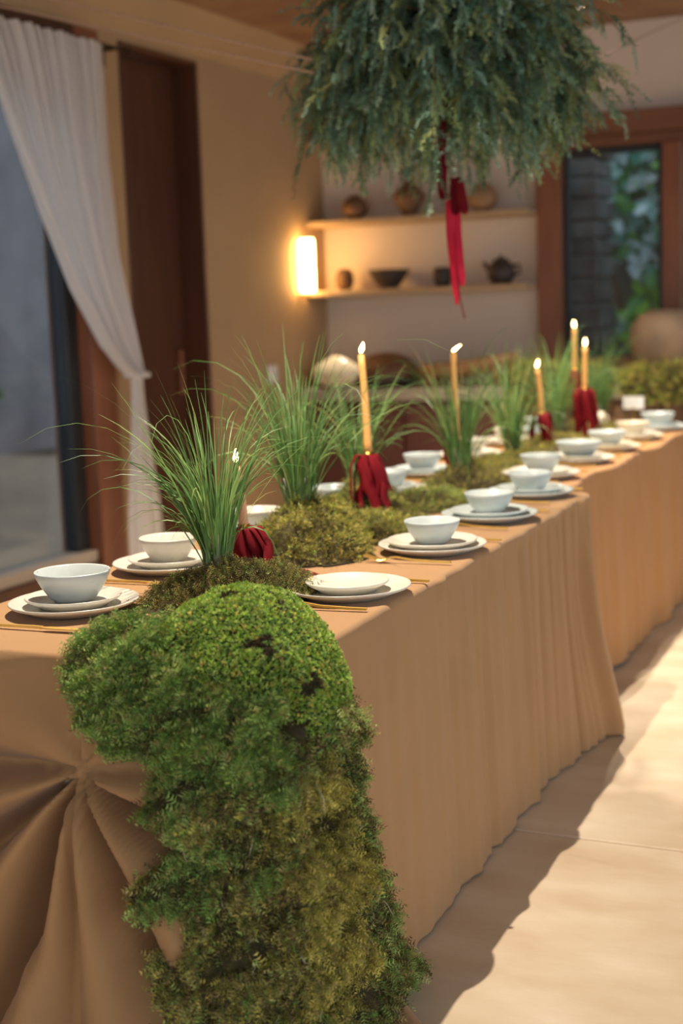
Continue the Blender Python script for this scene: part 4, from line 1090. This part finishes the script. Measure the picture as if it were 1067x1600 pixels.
# ================================================================== CANDLES WITH RIBBONS
def strip(pts, width, wdir, name, m, parent, taper=None):
    pts = np.array(pts, float); n0 = len(pts)
    tt = np.linspace(0, n0 - 1, (n0 - 1) * 6 + 1); i = np.minimum(tt.astype(int), n0 - 2); f = tt - i
    def cr(k): return pts[np.clip(k, 0, n0 - 1)]
    p0, p1, p2, p3 = cr(i - 1), cr(i), cr(i + 1), cr(i + 2); f = f[:, None]
    Q = 0.5 * (2 * p1 + (p2 - p0) * f + (2 * p0 - 5 * p1 + 4 * p2 - p3) * f ** 2 + (3 * p1 - p0 - 3 * p2 + p3) * f ** 3)
    T = np.gradient(Q, axis=0); T /= np.linalg.norm(T, axis=1)[:, None] + 1e-9
    W = np.array(wdir, float)[None, :] - T * (T @ np.array(wdir, float))[:, None]
    W /= np.linalg.norm(W, axis=1)[:, None] + 1e-9
    U = np.cross(T, W)
    w = width * (np.ones(len(Q)) if taper is None else np.interp(np.linspace(0, 1, len(Q)), *taper))
    cols = [Q + W * (w * a)[:, None] + U * (w * 0.06 * (1 - 4 * a * a))[:, None] for a in (-.5, -.25, 0, .25, .5)]
    V = np.stack(cols, 1).reshape(-1, 3)
    o = link(name, make_mesh(name, V, grid_faces(len(Q), 5), True), m, parent); solidify(o, 0.0007, 0)
    return o
def candle(label, loc, hold, cl, rad, wax, fl_lean, seed, lean=(0, 0), tails=None, floor_z=None):
    """loc: foot of the holder; hold: height where the wax starts; cl: wax length"""
    g = random.Random(seed)
    t = thing('candle', label, 'candle', loc, 0, 'taper candles along the table')
    MB().lathe([(0, 0.001), (0.035, 0), (0.036, 0.004), (0.012, 0.008), (0.005, 0.014), (0.0042, hold - 0.03), (0.013, hold - 0.02), (0.0145, hold + 0.01), (0.0115, hold + 0.01), (0.011, hold - 0.006), (0, hold - 0.006)], 20).build('holder', MT['brass'], t, True)
    path = [(0, 0, hold - 0.004)]; rr = [rad]
    for k in range(1, 9):
        q = k / 8; path.append((lean[0] * q * q, lean[1] * q * q, hold + cl * q)); rr.append(rad * (1 - 0.22 * q) * (1 + 0.03 * math.sin(k * 2.1)))
    top = path[-1]
    b = MB().tube(path, rr, 16); b.tube([(top[0], top[1], top[2] - 0.002), (top[0], top[1], top[2] + 0.003), top], [rr[-1] * 0.95, rr[-1] * 0.8, 0.002], 16)
    b.build('wax', wax, t, True)
    MB().tube([top, (top[0] + 0.001, top[1], top[2] + 0.012)], 0.0012, 6).build('wick', MT['wick'], t)
    h = 0.034; prof = [(0, 0), (0.0035, 0.003), (0.0062, 0.009), (0.0066, 0.014), (0.005, 0.022), (0.0025, 0.030), (0.0, h)]
    fb = MB().lathe(prof, 16)
    fb.v = [(x + top[0] + fl_lean[0] * (z / h) ** 1.3, y + top[1] + fl_lean[1] * (z / h) ** 1.3, z + top[2] + 0.006 - 0.35 * z * min(1, abs(fl_lean[0]) / 0.03)) for x, y, z in fb.v]
    fb.build('flame', MT['flame'], t, True)
    # bow: loops and tails of velvet ribbon round the holder
    hz = hold - 0.008; rb = MB().lathe([(0.0155, 0), (0.019, 0.004), (0.020, 0.014), (0.0165, 0.022), (0.0155, 0.018)], 18, (0, 0, hz - 0.012)).build('ribbon', MT['ribbon'], t, True)
    for (az, out, drop, kind) in tails:
        a = R(az); dx, dy = math.cos(a), math.sin(a); wd = (-dy, dx, 0)
        if kind == 'loop':
            tx, ty = -dy * out * 0.25, dx * out * 0.25
            pts = [(0.012 * dx, 0.012 * dy, hz - 0.004), (out * 0.65 * dx, out * 0.65 * dy, hz + 0.010), (out * dx, out * dy, hz - 0.022), (out * 1.08 * dx + tx, out * 1.08 * dy + ty, hz - drop * 0.6), (out * 1.04 * dx + tx, out * 1.04 * dy + ty, hz - drop),
                   (out * 0.9 * dx + tx, out * 0.9 * dy + ty, hz - drop * 0.93), (out * 0.82 * dx, out * 0.82 * dy, hz - drop * 0.4), (out * 0.6 * dx, out * 0.6 * dy, hz - 0.012)]
            strip(pts, 0.036, wd, 'ribbon_loop', MT['ribbon'], t)
        else:
            sw = g.uniform(-0.012, 0.012)
            pts = [(0.016 * dx, 0.016 * dy, hz), (out * 0.45 * dx, out * 0.45 * dy, hz + 0.008), (out * 0.8 * dx + sw * dy, out * 0.8 * dy - sw * dx, hz - drop * 0.4),
                   (out * dx - sw * dy, out * dy + sw * dx, hz - drop * 0.8), (out * 1.15 * dx, out * 1.15 * dy, hz - drop)]
            if kind == 'trail':
                pts += [((out + 0.06) * dx + 0.02 * dy, (out + 0.06) * dy, hz - drop + 0.012), ((out + 0.12) * dx, (out + 0.12) * dy, hz - drop - 0.004)]
            strip(pts, 0.030, wd, 'ribbon_tail', MT['ribbon'], t)
    return t
FACE = -66      # towards the front aisle end
bow = lambda s, d: [(FACE - 82 + s, .050, d * 1.15, 'loop'), (FACE - 28 + s, .034, d * .85, 'loop'), (FACE + 30 + s, .045, d * 1.0, 'loop'), (FACE + 78 + s, .056, d * .9, 'tail'), (FACE + 150 + s, .04, d * .9, 'loop'),
                    (FACE + 10 + s, .050, d * 1.55, 'tail'), (FACE + 52 + s, .062, d * 1.3, 'tail'), (FACE - 50 + s, .030, d * 1.35, 'tail')]
zc = TZ + 0.002
candle('short blush candle with crimson bow behind the frontmost grass clump', (-1.562, 2.83, zc), 0.112, 0.145, 0.0115, MT['wax_pink'], (0.002, 0), 1, (-0.008, -0.01),
       [(-66, .034, .075, 'loop'), (-30, .045, .085, 'loop'), (10, .055, .07, 'loop'), (-100, .03, .07, 'loop'), (-14, .078, .098, 'tail'), (-45, .05, .098, 'trail'), (5, .07, .098, 'trail'), (100, .04, .07, 'loop')])
candle('tall honey candle with large crimson bow beside the second place on the aisle side', (-1.632, 3.71, zc), 0.185, 0.285, 0.0122, MT['wax'], (0.007, 0.003), 2, (-0.012, 0), bow(0, .105))
candle('honey candle among the blades of the fourth grass clump', (-1.685, 4.585, zc), 0.14, 0.30, 0.0122, MT['wax'], (0.026, 0.01), 3, (-0.004, 0), bow(40, .085))
candle('honey candle with crimson bow between the fifth and sixth grass clumps', (-1.705, 5.66, zc - .002), 0.15, 0.185, 0.0125, MT['wax'], (0.006, 0), 4, (-0.016, 0), bow(90, .10))
candle('slender honey candle with long crimson tails at the far end', (-1.645, 6.12, zc - .002), 0.22, 0.185, 0.0125, MT['wax'], (0.001, 0), 5, (0.003, 0), bow(20, .15))
candle('farthest honey candle seen against the right window', (-1.855, 6.72, zc - .002), 0.275, 0.20, 0.0125, MT['wax'], (-0.001, 0), 6, (0, 0), bow(70, .12))

# ================================================================== HANGING JUNIPER
def sprigs(P, D, L, droop, nodes, seed, per=3, nl=0.016, nw=0.0032, cols=None, fork=True):
    """needle covered twigs; returns mesh arrays and the node positions"""
    g = np.random.default_rng(seed); n = len(P); T = D / np.linalg.norm(D, axis=1)[:, None]
    step = (L / nodes)[:, None]; Vs, Cs = [], []; pos = []; tan = []
    c0 = np.array(cols)[g.integers(0, len(cols), n)][:, :3] * g.uniform(0.75, 1.25, n)[:, None]
    stem = []
    for i in range(nodes):
        q = i / nodes
        P = P + T * step
        T = T + np.array((0, 0, -1.0)) * (droop * (1.0 + q) / nodes)[:, None] + g.normal(0, 0.05, (n, 3)); T /= np.linalg.norm(T, axis=1)[:, None]
        pos.append(P.copy()); tan.append(T.copy())
        for k in range(per):
            X = np.cross(T, g.normal(size=(n, 3))); X /= np.linalg.norm(X, axis=1)[:, None]
            Dn = T * g.uniform(0.6, 1.1, n)[:, None] + X; Dn /= np.linalg.norm(Dn, axis=1)[:, None]
            S = np.cross(Dn, T); S /= np.linalg.norm(S, axis=1)[:, None] + 1e-9
            l = (nl * g.uniform(0.6, 1.3, n) * (1 - 0.45 * q))[:, None]
            Vs.append(np.stack([P - S * nw * 0.5, P + S * nw * 0.5, P + Dn * l * 0.6 + S * nw * 0.6, P + Dn * l], 1))
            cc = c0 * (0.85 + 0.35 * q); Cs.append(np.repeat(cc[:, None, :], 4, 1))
    V = np.concatenate(Vs).reshape(-1, 3); C = np.concatenate(Cs).reshape(-1, 3)
    F = np.arange(len(V)).reshape(-1, 4)[:, [0, 1, 2, 3]]
    return V, F, C, np.stack(pos, 1), np.stack(tan, 1)
def juniper():
    c = np.array((-1.64, 4.45, 2.18)); g = np.random.default_rng(91)
    t = thing('hanging_juniper', 'large drooping blue green juniper arrangement hanging above the table', 'plant', c)
    th = np.linspace(0, math.pi, 18)[:, None]; ph = np.linspace(0, 6.2832, 28, endpoint=False)[None, :]
    d = np.stack([np.sin(th) * np.cos(ph), np.sin(th) * np.sin(ph), np.cos(th) + 0 * ph], 2)
    P = d * (1 + 0.12 * snoise(d, 0.8, 3))[..., None] * np.array((0.26, 0.26, 0.15))
    link('core', make_mesh('core', P.reshape(-1, 3), grid_faces(18, 28, True), True), MT['twigcore'], t)
    n = 430
    az = g.uniform(0, 6.2832, n); el = np.radians(g.uniform(-55, 62, n))
    d = np.stack([np.cos(el) * np.cos(az), np.cos(el) * np.sin(az), np.sin(el)], 1)
    P0 = d * np.array((0.22, 0.22, 0.12)) * g.uniform(0.7, 1.05, n)[:, None]
    L = g.uniform(0.22, 0.42, n) * (0.75 + 0.35 * np.cos(el)); droop = g.uniform(0.7, 2.6, n)
    D0 = d * np.array((1, 1, 0.55)) + np.array((0, 0, 0.12)) + g.normal(0, 0.18, (n, 3))
    # a few long runners
    lr = g.choice(n, 40, replace=False); L[lr] *= 1.35
    cols = [srgb(110, 146, 126), srgb(134, 168, 146), srgb(100, 134, 106), srgb(164, 190, 170), srgb(134, 158, 112), srgb(164, 176, 122)]
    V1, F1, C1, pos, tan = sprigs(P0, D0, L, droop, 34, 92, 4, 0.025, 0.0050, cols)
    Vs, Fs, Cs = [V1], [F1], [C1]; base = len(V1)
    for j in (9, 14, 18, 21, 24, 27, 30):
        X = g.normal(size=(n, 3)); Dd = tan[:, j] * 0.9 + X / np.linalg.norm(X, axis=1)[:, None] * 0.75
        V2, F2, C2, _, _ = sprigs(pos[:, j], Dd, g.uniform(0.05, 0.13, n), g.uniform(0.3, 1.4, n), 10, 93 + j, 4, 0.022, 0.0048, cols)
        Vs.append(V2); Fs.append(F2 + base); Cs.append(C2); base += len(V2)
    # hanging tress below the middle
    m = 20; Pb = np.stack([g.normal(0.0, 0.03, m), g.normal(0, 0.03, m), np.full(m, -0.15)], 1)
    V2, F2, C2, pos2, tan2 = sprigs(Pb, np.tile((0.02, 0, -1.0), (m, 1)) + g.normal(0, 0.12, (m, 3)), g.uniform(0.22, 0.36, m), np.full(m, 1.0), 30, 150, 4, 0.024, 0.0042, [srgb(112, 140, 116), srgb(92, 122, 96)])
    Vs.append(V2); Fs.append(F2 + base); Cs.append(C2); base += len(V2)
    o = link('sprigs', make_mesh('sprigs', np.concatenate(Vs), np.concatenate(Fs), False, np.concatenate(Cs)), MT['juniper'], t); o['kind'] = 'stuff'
    b = MB()
    for i in range(0, n, 1):
        pp = [P0[i]] + [pos[i, k] for k in (5, 13, 21, 33)]
        b.tube(pp, [0.004, 0.003, 0.0022, 0.0016, 0.0008], 4, False)
    o = b.build('twigs', MT['pot_brown'], t); o['kind'] = 'stuff'
    # ribbon knotted underneath, with bright tails
    wd = (0.9, 0.42, 0)
    ax, ay = 0.0, -0.03
    strip([(ax, ay, -0.10), (ax - 0.005, ay, -0.25), (ax - 0.012, ay, -0.40), (ax - 0.008, ay, -0.475), (ax + 0.02, ay, -0.478), (ax + 0.03, ay, -0.42)], 0.030, (0.5, 0.85, 0), 'ribbon', MT['ribbon'], t)
    strip([(ax + 0.03, ay + 0.01, -0.42), (ax + 0.045, ay, -0.44), (ax + 0.055, ay, -0.50), (ax + 0.058, ay, -0.525), (ax + 0.035, ay, -0.52), (ax + 0.03, ay, -0.44)], 0.034, wd, 'ribbon_loop', MT['ribbon'], t)
    strip([(ax - 0.002, ay - 0.015, -0.38), (ax - 0.004, ay - 0.02, -0.43), (ax, ay - 0.02, -0.478), (ax + 0.02, ay - 0.02, -0.475)], 0.03, wd, 'ribbon_loop', MT['ribbon'], t)
    strip([(ax + 0.015, ay, -0.47), (ax + 0.014, ay, -0.60), (ax + 0.022, ay + 0.01, -0.74), (ax + 0.03, ay, -0.825)], 0.032, wd, 'ribbon_tail', MT['ribbon_bright'], t, ([0, .75, 1], [1, .8, .25]))
    strip([(ax + 0.032, ay + 0.01, -0.47), (ax + 0.034, ay + 0.01, -0.58), (ax + 0.045, ay, -0.70), (ax + 0.052, ay, -0.765)], 0.026, wd, 'ribbon_tail', MT['ribbon_bright'], t, ([0, .8, 1], [1, .9, .4]))
    strip([(ax + 0.03, ay + 0.005, -0.70), (ax + 0.04, ay, -0.80), (ax + 0.055, ay, -0.87)], 0.004, wd, 'ribbon_thread', MT['ribbon'], t)
    strip([(-0.09, -0.16, 0.10), (-0.088, -0.162, 0.20), (-0.086, -0.15, 0.40), (-0.05, -0.03, 0.66)], 0.018, wd, 'hanging_ribbon', MT['ribbon'], t)
juniper()

MT['twine'] = mat('thin_brown_twine', srgb(120, 98, 84), 0.9, 60, 0.1)
def wire(label, a, b2, rad=0.0028, sag=0.02):
    a = np.array(a); b2 = np.array(b2); b = MB(); pts = []
    for q in np.linspace(0, 1, 14):
        p = a + (b2 - a) * q; p = p - np.array((0, 0, sag * 4 * q * (1 - q))); pts.append(p - a)
    o = b.tube(pts, rad, 6).build('suspension_cord', MT['cord' if rad > 0.002 else 'twine'], None, True, tuple(a))
    tag(o, label, 'cord', 'cords holding the juniper')
wire('upper pale cord running from the juniper to the left wall', (-1.958, 4.20, 2.126), (-3.60, 4.55, 2.645), 0.0045, 0.0)
wire('lower pale cord running from the juniper to the left wall', (-1.989, 4.20, 2.096), (-3.698, 4.60, 2.60), 0.0045, 0.0)
wire('thin cord rising from the juniper to the ceiling on the right', (-1.40, 4.47, 2.185), (-1.826, 7.186, 2.829), 0.0016, 0.0)
wire('faint cord running from the juniper to the top of the back wall', (-1.281, 4.70, 2.106), (-1.563, 7.868, 2.82), 0.0016, 0.0)

# ================================================================== BLURRED THINGS AT THE FAR END
def garland(label, xa, xb, rad, seed):
    g = np.random.default_rng(seed); loc = np.array(((xa + xb) / 2, 7.45, 0.907))
    t = thing('moss_garland', label, 'moss', loc, 0, 'moss along the countertop')
    L = (xb - xa) / 2; nr, na = 30, 16
    def surf(u, a):
        e = np.sqrt(np.clip(1 - np.abs(u) ** 6, 0, 1)); P3 = np.stack([u * L, 0 * u, 0 * u], -1)
        r = rad * e * (1 + 0.3 * snoise(P3, 2.2, seed)) * (1 + 0.1 * np.sin(3 * a + u * 5))
        y = -r * np.cos(a) * 0.8 - 0.03; z = np.sin(a) * r + np.where(np.sin(a) < 0, 0, 0.01)
        z = np.where(y > -0.045, np.maximum(z, 0.001), z)
        return np.stack([u * L, y, z], -1)
    u = np.linspace(-1, 1, nr)[:, None]; a = np.linspace(-0.9, math.pi, na)[None, :]
    link('mat', make_mesh('mat', surf(u + 0 * a, a + 0 * u).reshape(-1, 3), grid_faces(nr, na), True), MT['soil'], t)
    n = int(5200 * L); u = g.uniform(-1, 1, n); a = g.uniform(-0.9, math.pi, n); P = surf(u, a)
    D = np.stack([0 * a, -np.cos(a), np.sin(a) * 0.8 + 0.1], 1) + g.normal(0, 0.5, (n, 3))
    C = pick(['yellow', 'olive', 'lime'], [7, 1, 2], n, g) * 1.15
    Vv, Ff, Cc = scatter(P, D, 0.05 * g.uniform(0.5, 1.2, n), C, FRONDS, seed)
    back = Vv[:, 1] > -0.045; Vv[back, 2] = np.maximum(Vv[back, 2], 0.001)
    o = link('fronds', make_mesh('fronds', Vv, Ff, False, Cc), MT['moss'], t); o['kind'] = 'stuff'
garland('yellow green moss garland over the countertop edge left of the clay jar', -2.42, -1.83, 0.095, 15)
garland('yellow green moss garland over the countertop edge below the clay jar', -1.81, -0.95, 0.085, 16)
# white paper card on a small stand, dim red wine glass shape beyond the far plates
t = thing('place_card', 'small white card standing at the far end of the table', 'card', (-1.585, 6.78, TZ - 0.001))
MB().box(-0.05, 0.05, -0.0015, 0.0015, 0.085, 0.145, 0.0005).build('card', MT['white'], t)
MB().lathe([(0, 0.001), (0.022, 0), (0.022, 0.006), (0.006, 0.012), (0.004, 0.08), (0.007, 0.092), (0, 0.094)], 14).build('stand', MT['brass'], t, True)
t = thing('white_cup', 'small white cup among the moss beside the sixth grass clump', 'cup', (-1.665, 6.40, TZ + 0.03))
MB().lathe([(0, 0.003), (0.022, 0), (0.03, 0.02), (0.034, 0.07), (0.031, 0.068), (0.026, 0.02), (0, 0.008)], 24).build('body', MT['ceramic_cream'], t, True)
MB().tube([(0.031, 0, 0.055), (0.05, 0, 0.05), (0.048, 0, 0.025), (0.029, 0, 0.02)], 0.004, 8).build('handle', MT['ceramic_cream'], t, True)
# the corner of the cloth trails out on the floor from under the moss
tl = TC.location
hem = strip([(p[0] - tl.x, p[1] - tl.y, p[2]) for p in ((-1.085, 2.30, 0.17), (-1.055, 2.33, 0.10), (-1.03, 2.355, 0.035), (-0.99, 2.325, 0.014), (-0.95, 2.27, 0.010), (-0.93, 2.20, 0.009))],
            0.07, (0.8, 0.6, 0.1), 'trailing_hem', MT['cloth'], TC, ([0, .3, 1], [.25, .6, 1.3]))
